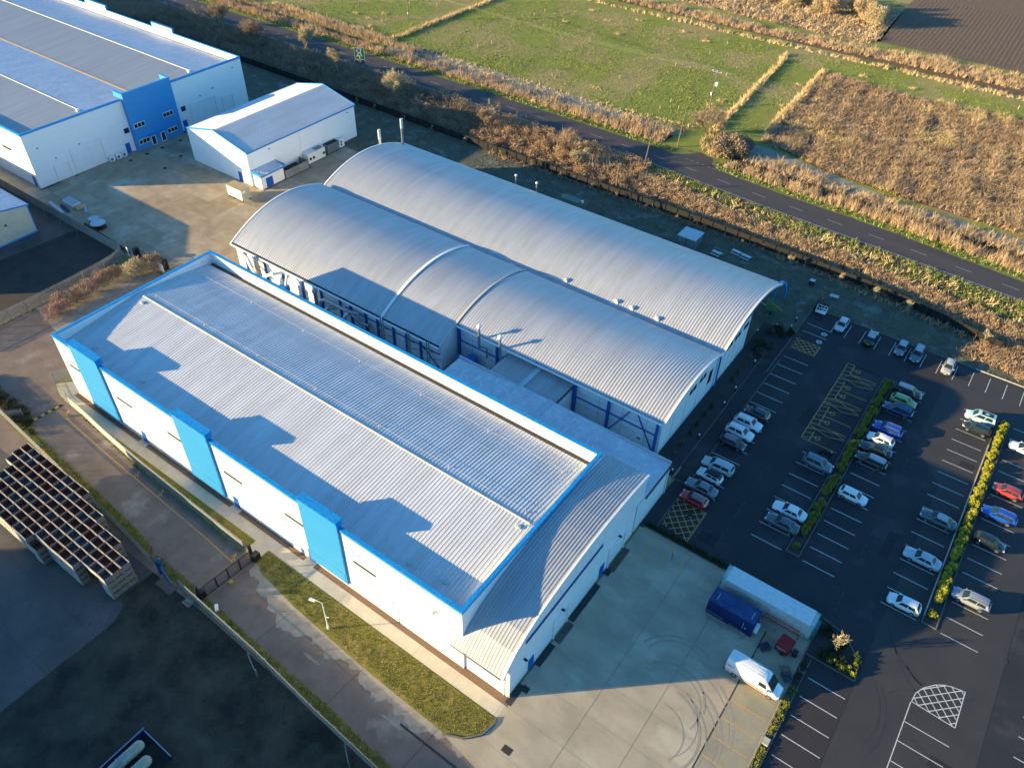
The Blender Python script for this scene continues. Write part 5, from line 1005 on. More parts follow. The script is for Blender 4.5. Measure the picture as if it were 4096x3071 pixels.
for ri, (y, x0, x1) in enumerate(rows):
    n = round((x1-x0)/1.69)
    for i in range(n):
        x = x1-CW/2-i*1.69; top_missing = (ri == 7 and i == 0)
        for k_ in range(NL):
            if k_ == NL-1 and not top_missing: put(x, y, k_, 'open topped empty wooden crate in the top layer of the crate stacks', 'wooden crates in the top layer')
            elif i == 0 and not (k_ == NL-1) or (ri == 7 and k_ >= 1 and k_ < NL-1) or (ri in (6,) and i < 5 and k_ < NL-1): put(x, y, k_, 'wooden crate low on the visible end or side of the crate stacks', 'wooden crates in the lower layers')
# ============================================================ VEHICLES
PAINT = {}
def paint(c, rough=.22):
    k_ = 'paint_%d_%d_%d' % tuple(int(v*255) for v in c)
    if k_ not in MATS: mat(k_, c, rough=rough, spec=.6, coat=.8)
    return k_
mat('roof_frosted', (.42,.46,.50), (.30,.34,.38), 3, .6)
KIND = {  # length, width, height, belt, bonnet z, nose x, windscreen base/top x, roof rear x, rear base x, tail z
 'hatch': (4.05,1.74,1.46,.93,.86,1.02,.42,-1.42,-1.88,.93), 'mini': (3.85,1.70,1.42,.95,.90,.88,.42,-1.40,-1.72,.95),
 'saloon': (4.75,1.84,1.44,.92,.84,1.02,.32,-1.05,-1.72,.96), 'suv': (4.45,1.86,1.68,1.06,1.02,1.10,.52,-1.72,-2.08,1.05),
 'estate': (4.6,1.80,1.56,.95,.88,1.12,.45,-1.85,-2.15,.98), 'mpv': (4.4,1.80,1.82,1.08,.98,1.25,.62,-1.92,-2.12,1.08), 'coupe': (4.4,1.84,1.38,.90,.82,.95,.22,-1.1,-1.85,.92)}
def car_mesh(kind, pm, roofm=None):
    L_, W_, Hh, belt, bz, wb, wt, rt, rb, tz = KIND[kind]; hw = W_/2; root = bpy.data.objects.new('car', None); COL.objects.link(root)
    st = [(-L_/2,.50,.72,.80),(-L_/2+.08,.30,.88,tz-.06),(-L_/2+.35,.24,.97,tz),(rb+.15,.22,1.0,tz+.01),(-.8,.22,1.0,belt),(.3,.22,1.0,belt),(wb,.22,1.0,belt-.01),(wb+.35,.22,.99,bz+.01),(L_/2-.35,.24,.95,bz-.07),(L_/2-.10,.30,.86,bz-.18),(L_/2,.42,.66,.62)]
    vs = []; fs_ = []
    for x, zb, wf, zt in st:
        w_ = hw*wf; zm = zb+(zt-zb)*.45
        ring_ = [(0,zb),(w_*.86,zb),(w_*.97,zb+.1),(w_,zm),(w_*.97,zt-.10),(w_*.86,zt-.015),(w_*.5,zt+.02),(0,zt+.03)]
        ring_ += [(-a, b) for a, b in ring_[-2:0:-1]]; vs += [(x,a,b) for a, b in ring_]
    n = 14
    for i in range(len(st)-1):
        for k_ in range(n): a = i*n+k_; b = i*n+(k_+1) % n; fs_.append((a,b,b+n,a+n))
    fs_.append(tuple(range(n))[::-1]); fs_.append(tuple((len(st)-1)*n+k_ for k_ in range(n)))
    q = MB(); q.add(vs, fs_); b = q.build('body', pm, root, smooth=True, loc=(0,0,0))
    # cabin shell (pillars) then roof and glazing
    def cabin(xf, xtf, xtr, xr, zb, zt, wb_, wt_): return [(xf,-wb_,zb),(xf,wb_,zb),(xr,wb_,zb),(xr,-wb_,zb),(xtf,-wt_,zt),(xtf,wt_,zt),(xtr,wt_,zt),(xtr,-wt_,zt)]
    zb = belt-.03; wbm, wtm = hw*.93, hw*.70; C8 = cabin(wb+.04,wt,rt,rb,zb,Hh-.03,wbm,wtm)
    q = MB(); q.add(C8, [(0,1,5,4),(1,2,6,5),(2,3,7,6),(3,0,4,7)]); q.build('pillars', pm, root, loc=(0,0,0))
    q = MB(); vs = []; xs = [wt+.03,wt-.25,(wt+rt)/2,rt+.25,rt-.04]; zs = [Hh-.045,Hh-.005,Hh+.015,Hh-.005,Hh-.06]
    for x, z in zip(xs, zs): vs += [(x,-wtm-.02,z-.05),(x,-wtm*.75,z),(x,0,z+.015),(x,wtm*.75,z),(x,wtm+.02,z-.05)]
    q.add(vs, [(i*5+j,(i+1)*5+j,(i+1)*5+j+1,i*5+j+1) for i in range(4) for j in range(4)]); q.build('roof_panel', roofm or pm, root, smooth=True, loc=(0,0,0))
    P = [np.array(v) for v in C8]
    def pane(ids, nm, m0, m1, t0=.10, t1=.90):
        a, b_, c, d = [P[i] for i in ids]; nn = np.cross(b_-a, d-a); nn /= np.linalg.norm(nn)
        def bl(u, v): return (a*(1-u)+b_*u)*(1-v)+(d*(1-u)+c*u)*v+nn*.014
        q = MB(); q.add([bl(m0,t0),bl(m1,t0),bl(m1,t1),bl(m0,t1)], [(0,1,2,3)]); return q.build(nm, 'glass_car', root, loc=(0,0,0))
    pane((0,1,5,4),'windscreen',.06,.94,.08,.95); pane((2,3,7,6),'rear_window',.08,.92,.25,.93)
    for ids in ((1,2,6,5),(3,0,4,7)): pane(ids,'side_window',.10,.49,.18,.88); pane(ids,'side_window',.53,.88,.18,.88)
    ax = L_*.29; wr = .33 if kind not in ('suv',) else .37
    for sx_ in (ax,-ax):
        for s_ in (-1,1):
            y = s_*(hw-.06); ty = MB().tube([(0,-.11,0),(0,.11,0)],wr,16).build('wheel','tyre',root,loc=(sx_,y-s_*.05,wr)); MB().tube([(0,s_*.08,0),(0,s_*.118,0)],wr*.66,12).build('rim','rim',ty,loc=(0,0,0))
    for s_ in (-1,1):
        MB().obox((L_/2-.16,s_*hw*.62,bz-.22),(.26,.34,.16),-s_*.35).build('headlight','lamp_clear',root,loc=(0,0,0)); MB().obox((-L_/2+.12,s_*hw*.68,tz-.16),(.16,.28,.2),s_*.3).build('tail_light','lamp_red',root,loc=(0,0,0)); MB().obox((wb-.22,s_*(hw+.06),belt+.06),(.16,.2,.13)).build('mirror',pm,root,loc=(0,0,0))
    MB().obox((L_/2-.03,0,.52),(.1,hw*1.0,.14)).build('grille','black_steel',root,loc=(0,0,0)); boxes('sill','black_steel',root,[(-ax+.4,ax-.4,hw*.93,hw*1.0,.2,.36),(-ax+.4,ax-.4,-hw*1.0,-hw*.93,.2,.36)],loc=(0,0,0))
    MB().obox((L_/2+.03,0,.40),(.02,.52,.11)).build('number_plate','plate_white',root,loc=(0,0,0)); MB().obox((-L_/2-.005,0,.66),(.02,.52,.11)).build('number_plate','plate_yellow',root,loc=(0,0,0))
    if kind == 'mini':
        q = MB()
        for s_ in (-.3,.3): q.obox((L_/2-.75,s_,bz+.035),(.9,.09,.01))
        q.build('bonnet_stripe','black_steel',root,loc=(0,0,0)); q = MB()
        for i in range(4): q.obox((-.1-i*.38,0,Hh+.03),(.05,1.1,.03))
        q.build('roof_rack','black_steel',root,loc=(0,0,0))
    if kind == 'mpv': MB().obox((-.7,0,Hh+.012),(1.7,.9,.02)).build('glass_roof','glass_car',root,loc=(0,0,0)); MB().box(-1.8,.5,hw*.6,hw*.64,Hh,Hh+.06).box(-1.8,.5,-hw*.64,-hw*.6,Hh,Hh+.06).build('roof_rail','galv',root,loc=(0,0,0))
    if kind in ('estate','suv'): MB().box(-1.6,.3,hw*.6,hw*.63,Hh-.03,Hh+.04).box(-1.6,.3,-hw*.63,-hw*.6,Hh-.03,Hh+.04).build('roof_rail','galv',root,loc=(0,0,0))
    return root
PI = math.pi; DR, DL, DU, DD = 0, PI, PI/2, -PI/2
white=(.72,.74,.75); CARS = [
 ('hatch',(.045,.05,.055),None,-19.9,97.3,DL,'dark grey hatchback, topmost of the cars in the row beside the vaulted hall'),
 ('suv',white,None,-20.2,94.3,DR,'white crossover, upper of the two white crossovers parked side by side'),
 ('suv',white,None,-20.4,91.6,DR,'white crossover, lower of the two white crossovers parked side by side'),
 ('hatch',(.045,.022,.03),(.20,.15,.18),-20.4,89.0,DR,'dark plum hatchback parked below the two white crossovers'),
 ('mpv2',(.42,.46,.47),None,-20.1,83.1,DL,'silver seven seat people carrier parked above the white mini car'),
 ('mini',(.70,.73,.73),'blackroof',-20.2,80.6,DL,'small white car with black roof and bonnet stripes'),
 ('saloon',(.16,.18,.20),None,-20.2,77.8,DL,'grey saloon parked between the striped white car and the red hatchback'),
 ('hatch',(.48,.008,.012),(.25,.12,.10),-20.1,75.2,DL,'bright red hatchback above the yellow hatched box'),
 ('suv',(.12,.16,.19),None,-8.3,92.6,DR,'slate blue grey SUV parked below the motorcycle'),
 ('saloon',white,None,-8.3,81.4,DL,'white saloon at the lower end of the first hedge island'),
 ('saloon',(.07,.09,.10),None,-8.3,78.7,DL,'dark grey saloon with light roof beside the white saloon at the lower hedge end'),
 ('suv',(.012,.014,.018),'frost',-1.9,117.3,DR,'black SUV with frosted roof at the top of the hedge island row'),
 ('hatch',(.18,.34,.12),None,-1.9,114.6,DR,'pale green hatchback, only green car in the car park'),
 ('estate',(.012,.025,.10),'frostblue',-2.0,111.9,DL,'dark navy estate parked next to the pale green hatchback'),
 ('suv',(.008,.05,.36),None,-2.0,106.3,DL,'bright blue SUV in the row right of the first hedge'),
 ('hatch',white,None,-2.2,103.4,DL,'white hatchback directly below the bright blue SUV'),
 ('saloon',(.012,.012,.014),None,-2.2,100.8,DL,'black saloon, upper of the two black cars below the white hatchback'),
 ('estate',(.014,.016,.020),'frost',-2.0,98.1,DL,'black estate with frosted roof, lower of the two black cars'),
 ('hatch',white,None,-2.0,89.6,DR,'white hatchback parked alone halfway down the first hedge'),
 ('mpv',(.38,.62,.66),None,9.2,118.0,DL,'pale turquoise van style car with a glass roof, at the top of the second hedge'),
 ('hatch',(.02,.022,.026),None,9.3,115.2,DL,'black hatchback beside the pale turquoise car'),
 ('saloon',(.05,.08,.10),'frost',9.1,92.6,DL,'dark teal grey saloon with frosted roof parked alone left of the second hedge'),
 ('saloon',(.36,.44,.50),None,9.1,84.4,DL,'silver blue saloon parked between the dark saloon and the white hatchback'),
 ('hatch',white,None,9.1,75.8,DL,'white hatchback at the lower end of the second hedge'),
 ('coupe',white,None,16.3,114.9,DL,'white coupe at the right edge, topmost in the last row'),
 ('hatch',(.34,.045,.035),None,16.0,104.1,DL,'rust red hatchback right of the yellow hedge'),
 ('estate',(.01,.07,.38),None,15.9,98.6,DL,'bright blue estate below the rust red hatchback'),
 ('hatch',(.014,.014,.016),None,15.8,92.8,DR,'black hatchback with red tail lights facing away from the yellow hedge'),
 ('estate',(.26,.28,.32),None,15.9,81.6,DL,'silver grey estate at the lower end of the last row'),
 ('hatch',(.50,.53,.54),None,-16.8,128.6,DD,'silver hatchback leftmost in the top row beneath the lawn'),
 ('saloon',(.012,.013,.015),'frost',-11.3,128.0,DU,'black saloon with frosted roof showing its yellow rear plate, second in the top row'),
 ('hatch',(.16,.19,.21),'frost',-6.1,128.4,DD,'grey hatchback, left of the close pair in the top row'),
 ('estate',(.10,.13,.16),'frost',-3.4,128.5,DD,'slate grey estate, right of the close pair in the top row'),
 ('hatch',(.34,.34,.35),'frost',1.9,128.2,DD,'silver hatchback rightmost in the top row, half in sunlight')]
KIND['mpv2'] = (4.85,1.84,1.66,1.0,.92,1.25,.55,-2.05,-2.3,1.0)
cache = {}
for kind, c, rf, x, y, rz_, lab in CARS:
    rm = {'frost':'roof_frosted','blackroof':'black_steel','frostblue':'container_blue_top'}.get(rf) if isinstance(rf, str) else (paint(rf) if rf else None)
    key = (kind, paint(c), rm)
    if key in cache: r0 = copy_tree(cache[key])
    else: r0 = cache[key] = car_mesh(*key)
    r0.name = 'parked_car'; r0.location = (x,y,0); r0.rotation_euler = (0,0,rz_+random.Random(int(x*7+y*13)).uniform(-.03,.03)); tag(r0, lab, 'car', 'cars parked in the car park')
# van
v = thing('van', (-2.35,54.85,0), 'white long wheelbase panel van parked half in sun on the yard beside the yellow bays', 'van', rz=-.02)
def loft(st, pm, nm, root, smooth=True):
    vs = []; fs_ = []; n = 14
    for x, zb, w_, zt in st:
        r14 = [(0,zb),(w_*.9,zb),(w_,zb+.12),(w_,zb+(zt-zb)*.45),(w_*.93,zb+(zt-zb)*.78),(w_*.84,zt-.08),(w_*.6,zt),(0,zt+.03)]; r14 += [(-a,b) for a, b in r14[-2:0:-1]]; vs += [(x,a,b) for a, b in r14]
    for i in range(len(st)-1):
        for k_ in range(n): a = i*n+k_; b = i*n+(k_+1) % n; fs_.append((a,b,b+n,a+n))
    fs_.append(tuple(range(n))[::-1]); fs_.append(tuple((len(st)-1)*n+k_ for k_ in range(n))); q = MB(); q.add(vs, fs_); return q.build(nm, pm, root, smooth=smooth, loc=(0,0,0))
pm = paint((.76,.77,.77)); loft([(-3.35,.45,.93,2.50),(-3.2,.34,1.0,2.62),(-2,.32,1.01,2.66),(0,.32,1.01,2.66),(1.2,.32,1.01,2.62),(1.6,.32,1.01,2.45),(2.45,.32,1.0,1.42),(2.7,.32,.99,1.25),(3.2,.34,.90,1.05),(3.4,.42,.72,.75)], pm, 'body', v)
q = MB(); q.add([(1.66,-.80,2.42),(1.66,.80,2.42),(2.48,.88,1.43),(2.48,-.88,1.43)], [(3,2,1,0)]); q.v = [(a+.035,b,c+.035) for a, b, c in q.v]; q.build('windscreen','glass_car',v,loc=(0,0,0))
for s_ in (-1,1):
    q = MB(); ya_, yb2 = s_*1.022, s_*.93; q.add([(.75,ya_,1.45),(1.75,ya_,1.45),(1.55,yb2+s_*.02,2.1),(.75,yb2+s_*.02,2.15)], [(0,1,2,3) if s_ < 0 else (3,2,1,0)]); q.build('side_window','glass_car',v,loc=(0,0,0))
    MB().obox((1.95,s_*1.14,1.5),(.14,.22,.3)).build('mirror','black_steel',v,loc=(0,0,0)); MB().obox((3.2,s_*.66,.86),(.26,.3,.22)).build('headlight','lamp_clear',v,loc=(0,0,0)); MB().obox((-3.36,s_*.86,1.2),(.06,.14,.6)).build('tail_light','lamp_red',v,loc=(0,0,0)); MB().box(-2.4,1.6,s_*1.0-.03,s_*1.0+.03,.62,.74).build('side_moulding','black_steel',v,loc=(0,0,0))
    for x in (2.35,-2.05): ty = MB().tube([(0,-.13,0),(0,.13,0)],.36,16).build('wheel','tyre',v,loc=(x,s_*.90,.36)); MB().tube([(0,s_*.1,0),(0,s_*.138,0)],.23,12).build('rim','rim',ty,loc=(0,0,0))
q = MB()
for x0 in (-2.9,-1.9,-.9,.1):
    for i in range(4): q.box(x0,x0+.8,-.6+i*.36,-.52+i*.36,2.675,2.685)
q.build('roof_ribs',pm,v,loc=(0,0,0)); q = MB()
for i in range(7): q.box(-3.15+i*.13,-3.06+i*.13,-1.028,-1.018,1.7,1.82)
q.build('lettering','container_blue_top',v,loc=(0,0,0)); MB().box(-3.45,-3.3,-.95,.95,.35,.55).build('bumper','black_steel',v,loc=(0,0,0))
# motorcycle
m_ = thing('motorcycle', (-8.1,95.7,0), 'black motorcycle parked across the last accessible bay above the blue grey SUV', 'motorcycle', rz=.25)
for x in (-.7,.72): MB().tube([(0,-.06,0),(0,.06,0)],.31,14).build('wheel','tyre',m_,loc=(x,0,.31))
MB().tube([(-.7,0,.45),(-.3,0,.75),(.3,0,.85),(.72,0,.35)],.07,6).box(-.25,.25,-.16,.16,.25,.65).build('frame','black_steel',m_,loc=(0,0,0)); MB().obox((.15,0,.9),(.5,.28,.22)).build('fuel_tank','black_steel',m_,loc=(0,0,0)); MB().obox((-.4,0,.82),(.6,.26,.1)).build('saddle','tyre',m_,loc=(0,0,0)); MB().tube([(.5,-.35,1.05),(.45,0,1.0),(.5,.35,1.05)],.025,6).build('handlebar','galv',m_,loc=(0,0,0)); MB().obox((.75,0,.85),(.12,.2,.2)).build('headlight','lamp_clear',m_,loc=(0,0,0))
# ============================================================ VEGETATION
def stuff(o, label, cat='vegetation'): return tag(o, label, cat, kind='stuff')
def cloudmesh(name, C, R, n, size, m, long=1.0, up=0.0, parent=None):
    V, Fc, rv = leafcloud(C, R, n, size, long, up); o = npmesh(name, V, Fc, m, rv); 
    if parent is not None: o.parent = parent
    return o
# --- island hedges
def shrub_proto(m, seed, rx, ry, h, n, size):
    r = random.Random(seed); C = []; R = []
    for i in range(9): C.append((r.uniform(-rx,rx)*.75, r.uniform(-ry,ry)*.8, h*r.uniform(.35,.72))); R.append((rx*.5, ry*.38, h*r.uniform(.28,.42)))
    V, Fc, rv = leafcloud(C, R, n, size, 1.3, .3); return V, Fc, rv
def shrub_row(x, ys, m, label, group, rx=.62, h=1.25, n=3000):
    meshes = []
    for k_ in range(3):
        V, Fc, rv = shrub_proto(m, k_+3, rx, 1.35, h, n, .105); o = npmesh('foliage', V, Fc, m, rv); meshes.append(o.data); bpy.data.objects.remove(o)
    st = MB().tube([(0,0,0),(.03,.02,h*.55)],.05,5).tube([(0,.3,0),(.1,.4,h*.5)],.04,5).tube([(0,-.3,0),(-.1,-.4,h*.5)],.04,5).build('stem','bark'); sm = st.data; bpy.data.objects.remove(st)
    for i, y in enumerate(ys):
        t = thing('shrub', (x+random.uniform(-.1,.1), y, 0), label, 'shrub', group, rz=random.choice((0,PI))+random.uniform(-.1,.1)); s_ = random.uniform(.9,1.1); t.scale = (s_,s_,s_)
        for nm, d in (('foliage', meshes[i % 3]), ('stem', sm)): o = bpy.data.objects.new(nm, d); COL.objects.link(o); o.parent = t
shrub_row(-5.3, [80.1,82.6,85.0,88.6,91.0,94.6,97.2,99.7,103.4,106.1,108.6,112.0,114.8,117.3], 'shrub_green', 'dense green shrub in the hedge along the first car park island', 'shrubs on the first car park island')
shrub_row(12.6, [79.9,82.4,85.0,88.3,90.8,93.3,95.9,99.6,102.2,104.8,107.3,110.9,113.4,116.0,118.0], 'shrub_yellow', 'bright yellow green shrub in the hedge along the second car park island', 'shrubs on the second car park island')
def lone(name, x, y, r, h, m, n, size, label, cat='shrub', group=None, up=.3, long=1.1, stem=True):
    t = thing(name, (x,y,0), label, cat, group); C = [(random.uniform(-r,r)*.5, random.uniform(-r,r)*.5, h*random.uniform(.35,.7)) for _ in range(7)]
    cloudmesh('foliage', C, [(r*.6,r*.6,h*.35)]*7, n, size, m, long, up, t)
    if stem: q = MB().tube([(0,0,0),(0,0,h*.5)],.04,5); o = q.build('stem','bark'); o.parent = t
    return t
lone('shrub', -5.35, 76.4, .5, .8, 'shrub_green', 500, .15, 'small separate shrub in the lower tip of the first car park island')
lone('shrub', 12.55, 76.6, .55, .9, 'shrub_yellow', 700, .16, 'small separate yellow shrub in the lower tip of the second car park island')
for i, y in enumerate((79.9,81.95,84.4,87.05,89.4,92.15,94.6)):
    t = thing('dwarf_conifer', (-26.6,y,0), ('small dark cone conifer','small pale feathery grass')[i in (0,1,2) and 1 or 0]+' in the lower gravel bed, number %d from the bottom' % (i+1), 'plant', 'small conifers in the gravel bed')
    m = 'grass_plume' if i in (0,1,2) else 'conifer'; C = [(0,0,.2+.18*k_) for k_ in range(6)]; R = [(.36-.055*k_,.36-.055*k_,.16) for k_ in range(6)]
    cloudmesh('foliage', C, R, 700, .09, m, 1.6, .6, t); o = MB().tube([(0,0,0),(0,0,1.2)],.02,5).build('stem','bark'); o.parent = t
for i, y in enumerate((102.5,105.0,107.7,110.2)):
    t = thing('dwarf_conifer', (-26.6,y,0), 'small cone shaped '+('conifer' if i < 2 else 'feathery grass')+' in the upper gravel bed, number %d from the bottom' % (i+1), 'plant', 'small conifers in the gravel bed')
    C = [(0,0,.2+.18*k_) for k_ in range(6)]; cloudmesh('foliage', C, [(.36-.05*k_,.36-.05*k_,.16) for k_ in range(6)], 600, .09, 'conifer' if i < 2 else 'grass_plume', 1.6, .6, t)
for x, y, r, h, m, lb in ((-25.6,112.0,.9,1.2,'shrub_grey','large round grey green shrub nearest the entrance kerb'),(-26.9,113.2,.55,.7,'shrub_grey','small pale ball shrub by the vaulted hall wall'),(-26.2,114.6,1.0,1.1,'conifer','mid green spreading shrub between the grey ball shrubs'),(-25.1,114.6,1.15,1.2,'shrub_grey','wide grey shrub at the top of the gravel bed'),(-27.2,115.4,.5,.6,'shrub_grey','tiny round pale shrub near the hall corner'),(-24.2,119.2,.9,1.0,'shrub_dark','dark round shrub left of the corner bollards'),(-25.6,120.4,1.0,1.1,'shrub_dark','dark spreading shrub near the trailer lift'),(-26.6,119.2,.9,1.2,'shrub_grey','grey shrub below the trailer lift'),(-23.4,121.0,.7,.8,'shrub_dark','small dark shrub at the lawn corner')): lone('shrub', x, y, r, h, m, 900, .16, lb)
# triangle bed
tb_ = []
for i, (x, y) in enumerate(((6.9,64.6),(7.0,63.9),(7.0,63.2),(6.9,62.6),(6.2,62.5),(5.6,62.6),(5.0,62.9),(4.5,62.9),(6.6,65.2),(6.4,62.9),(6.0,62.3))): lone('shrub', x, y, .42, .65, 'shrub_yellow' if i % 2 else 'conifer', 330, .14, 'low leafy shrub with yellow green leaves edging the triangular planting bed', group='low shrubs in the triangular bed')
for i in range(16):
    x, y = random.uniform(1.9,5.6), random.uniform(62.5,67.2)
    if y > 67.6-(x-1.5)*.5: continue
    lone('shrub', x, y, .6, .7, 'shrub_dark', 330, .16, 'low dark green shrub inside the triangular planting bed', group='dark shrubs in the triangular bed')
P_ = scatter([(-23.7,67.3),(-11.2,67.3),(-11.2,67.95),(-23.7,67.9)], 40); C = np.c_[P_, np.full(len(P_), .28)]
h_ = thing('low_hedge', (-17,67.6,0), 'low clipped dark hedge between the concrete yard and the car park', 'hedge'); V, Fc, rv = leafcloud(C-np.array([-17,67.6,0]), np.tile((.3,.2,.25),(len(C),1)), 9000, .12); o = npmesh('foliage', V, Fc, 'shrub_dark', rv); o.parent = h_
for a, b, m in ((20,48.2,'shrub_green'),(50,57.5,'shrub_green'),(57.5,61.3,'shrub_dark')):
    P_ = scatter([(1.5,a),(2.15,a),(2.15,b),(1.5,b)], 8); C = np.c_[P_, np.full(len(P_), .2)]; V, Fc, rv = leafcloud(C, np.tile((.3,.35,.28),(len(C),1)), int((b-a)*170), .12); stuff(npmesh('ground_cover', V, Fc, m, rv), 'low green ground cover in the narrow bed beside the yard', 'ground cover')
# --- trees
def tree(name, x, y, h, spread, label, m='twig_brown', levels=4, n=5, trunk=.12, group=None, dense=1.0, seed=0, bushy=False):
    r = random.Random(seed or int(x*31+y*7)); t = thing(name, (x,y,0), label, 'tree', group); q = MB(); tips = []
    def grow(p, d, L_, rad, lv):
        e = p+d*L_; md = p+d*L_*.5+Vector((r.uniform(-.05,.05),r.uniform(-.05,.05),0))*L_; q.tube([p,md,e],rad,5 if lv > 1 else 3,False,r2=rad*.6)
        if lv == 0: tips.append((e, d)); return
        for _ in range(n if lv < levels else n+2):
            a = r.uniform(0,2*PI); s_ = r.uniform(.35,.85)*spread; nd = (d+Vector((math.cos(a)*s_,math.sin(a)*s_,r.uniform(-.1,.35)))).normalized(); grow(p+(e-p)*r.uniform(.45,1.0), nd, L_*r.uniform(.55,.8), rad*.5, lv-1)
    if bushy:
        for _ in range(6): a = r.uniform(0,2*PI); grow(Vector((math.cos(a)*.2,math.sin(a)*.2,0)), Vector((math.cos(a)*.6*spread,math.sin(a)*.6*spread,1)).normalized(), h*.42, trunk*.6, levels-1)
    else: grow(Vector((0,0,0)), Vector((r.uniform(-.05,.05),r.uniform(-.05,.05),1)).normalized(), h*.42, trunk, levels)
    o = q.build('trunk', 'bark' if m != 'twig_pale' else 'twig_pale'); o.parent = t
    T_ = np.array([tuple(e) for e, d in tips]); D_ = np.array([tuple(d) for e, d in tips]); k_ = max(1, int(7*dense)); P = np.repeat(T_, k_, 0); D = np.repeat(D_, k_, 0)+rng.normal(size=(len(P),3))*.55; D[:,2] += .25
    P = P+rng.normal(size=P.shape)*.12*h/5; s_ = np.cross(D, rng.normal(size=D.shape)); s_ /= np.linalg.norm(s_,axis=1)[:,None]; L_ = h*.11*(.5+rng.random(len(P)))[:,None]; D /= np.linalg.norm(D,axis=1)[:,None]
    V = np.stack([P-s_*.03, P+s_*.03, P+D*L_], 1).reshape(-1,3); V[:,2] = np.maximum(V[:,2], .02); o = npmesh('crown', V, np.arange(len(V)).reshape(-1,3), m, np.repeat(rng.random(len(P)),3)); o.parent = t
    return t
tree('bare_tree', 4.1, 64.3, 4.0, .8, 'small pale bare tree standing in the triangular planting bed', 'twig_pale', 2, 5, .09, dense=.8)
for x, y, h, sp_, m, lb, bush in ((-189.4,160.2,7.5,.5,'twig_pale','slender pale bare tree by the road far left of the road sign',0),(-172.9,156.6,7,.45,'twig_pale','thin upright pale tree in the shaded scrub behind the green road sign',0),(-149.3,155.5,7.2,1.0,'twig_pale','spreading pale willow like tree above the small gabled warehouse',1),(-212,160,6.5,.9,'twig_brown','bushy bare tree near the upper left edge of the scrub belt',1),(-232,162.5,6.5,.8,'twig_brown','bare bushy tree at the top left of the roadside belt',1),(-92.5,155.6,6.6,.95,'twig_brown','round grey brown bare tree beside the road in the middle of the picture',1),(-88.3,152.2,4.2,.9,'twig_pale','low greenish bare bush right of the round roadside tree',1),(-118,155,5.0,.9,'twig_brown','russet bush in the scrub beyond the vaulted hall flues',1),(-71.6,187.5,6.8,1.0,'twig_brown','large round brown bush beside the field gate across the road',1)):
    tree('bare_tree', x, y, h, sp_, lb, m, 4, 4, .14, dense=1.6, bushy=bool(bush))
cloudmesh_ = thing('thicket', (-62.5,181.5,0), 'dark rounded thicket beside the farm track across the road', 'thicket'); cloudmesh('foliage', [(random.uniform(-3,3),random.uniform(-4,3.5),random.uniform(1,2.4)) for _ in range(14)], [(2,2,1.7)]*14, 16000, .22, 'hedge_twig', 2.2, .8, cloudmesh_)
# hedge bush behind the warehouse left end
for i, (x, y, r_x, h, m) in enumerate(((-129.5,64.0,1.6,3.0,'twig_brown'),(-131.0,61.0,1.7,3.4,'twig_pale'),(-132.4,57.0,1.7,3.0,'twig_brown'),(-132.7,53.0,1.8,2.9,'twig_red'),(-131.8,49.2,1.7,2.7,'twig_brown'),(-131.0,45.5,1.7,2.6,'twig_red'))):
    t = thing('bare_shrub', (x,y,0), 'twiggy leafless shrub, %s, in the row behind the long warehouse' % ('nearest the gate','second from the gate','third from the gate','fourth from the gate','fifth from the gate','farthest from the gate')[i], 'shrub', 'bare shrubs at the end of the warehouse')
    q = MB()
    for _ in range(26): a = random.uniform(0,2*PI); l_ = random.uniform(.5,1)*r_x; q.tube([(0,0,0),(math.cos(a)*l_*.5,math.sin(a)*l_*.7,h*.6),(math.cos(a)*l_,math.sin(a)*l_*1.4,h*random.uniform(.7,1.05))],.035,3,False,r2=.01)
    o = q.build('branch', m); o.parent = t; cloudmesh('crown', [(random.uniform(-.8,.8)*r_x,random.uniform(-1.2,1.2)*r_x,h*random.uniform(.35,.8)) for _ in range(9)], [(r_x*.6,r_x*.8,h*.3)]*9, 5200, .07, m, 7, .7, t)
# saplings with stakes
SP = [(-73.1,143.3),(-65.4,142.6),(-57.7,142.8),(-42.4,142.0),(-31.8,141.6),(-21.9,141.2),(-15.0,140.2),(-8.4,139.9),(-1.3,139.1),(5.2,139.1),(-96.6,144.0),(-88.3,143.8),(-79.6,143.5),(-105.5,143.8),(-116.8,144.0),(-127.6,144.2),(-137,144.3),(-147.7,144.8),(-154.1,144.9)]
st0 = MB().box(-.45,-.38,-.04,.04,0,1.15).box(.38,.45,-.04,.04,0,1.15).box(-.5,.5,-.03,.03,.95,1.04).build('stake','timber'); SM = st0.data; bpy.data.objects.remove(st0)
sx_ = sorted(SP)
for i, (x, y) in enumerate(sx_):
    big = (x, y) in ((-15.0,140.2),(5.2,139.1),(-31.8,141.6),(-21.9,141.2),(-8.4,139.9))
    t = tree('sapling', x, y+.35, 3.2 if big else 1.9, .55, 'bare staked sapling on the lawn along the boundary fence, number %d from the left' % (i+1), 'twig_pale' if big else 'twig_brown', 2, 4, .045, 'staked saplings along the boundary fence', 1.5)
    o = bpy.data.objects.new('stake', SM); COL.objects.link(o); o.parent = t; o.location = (0,-.35,0)
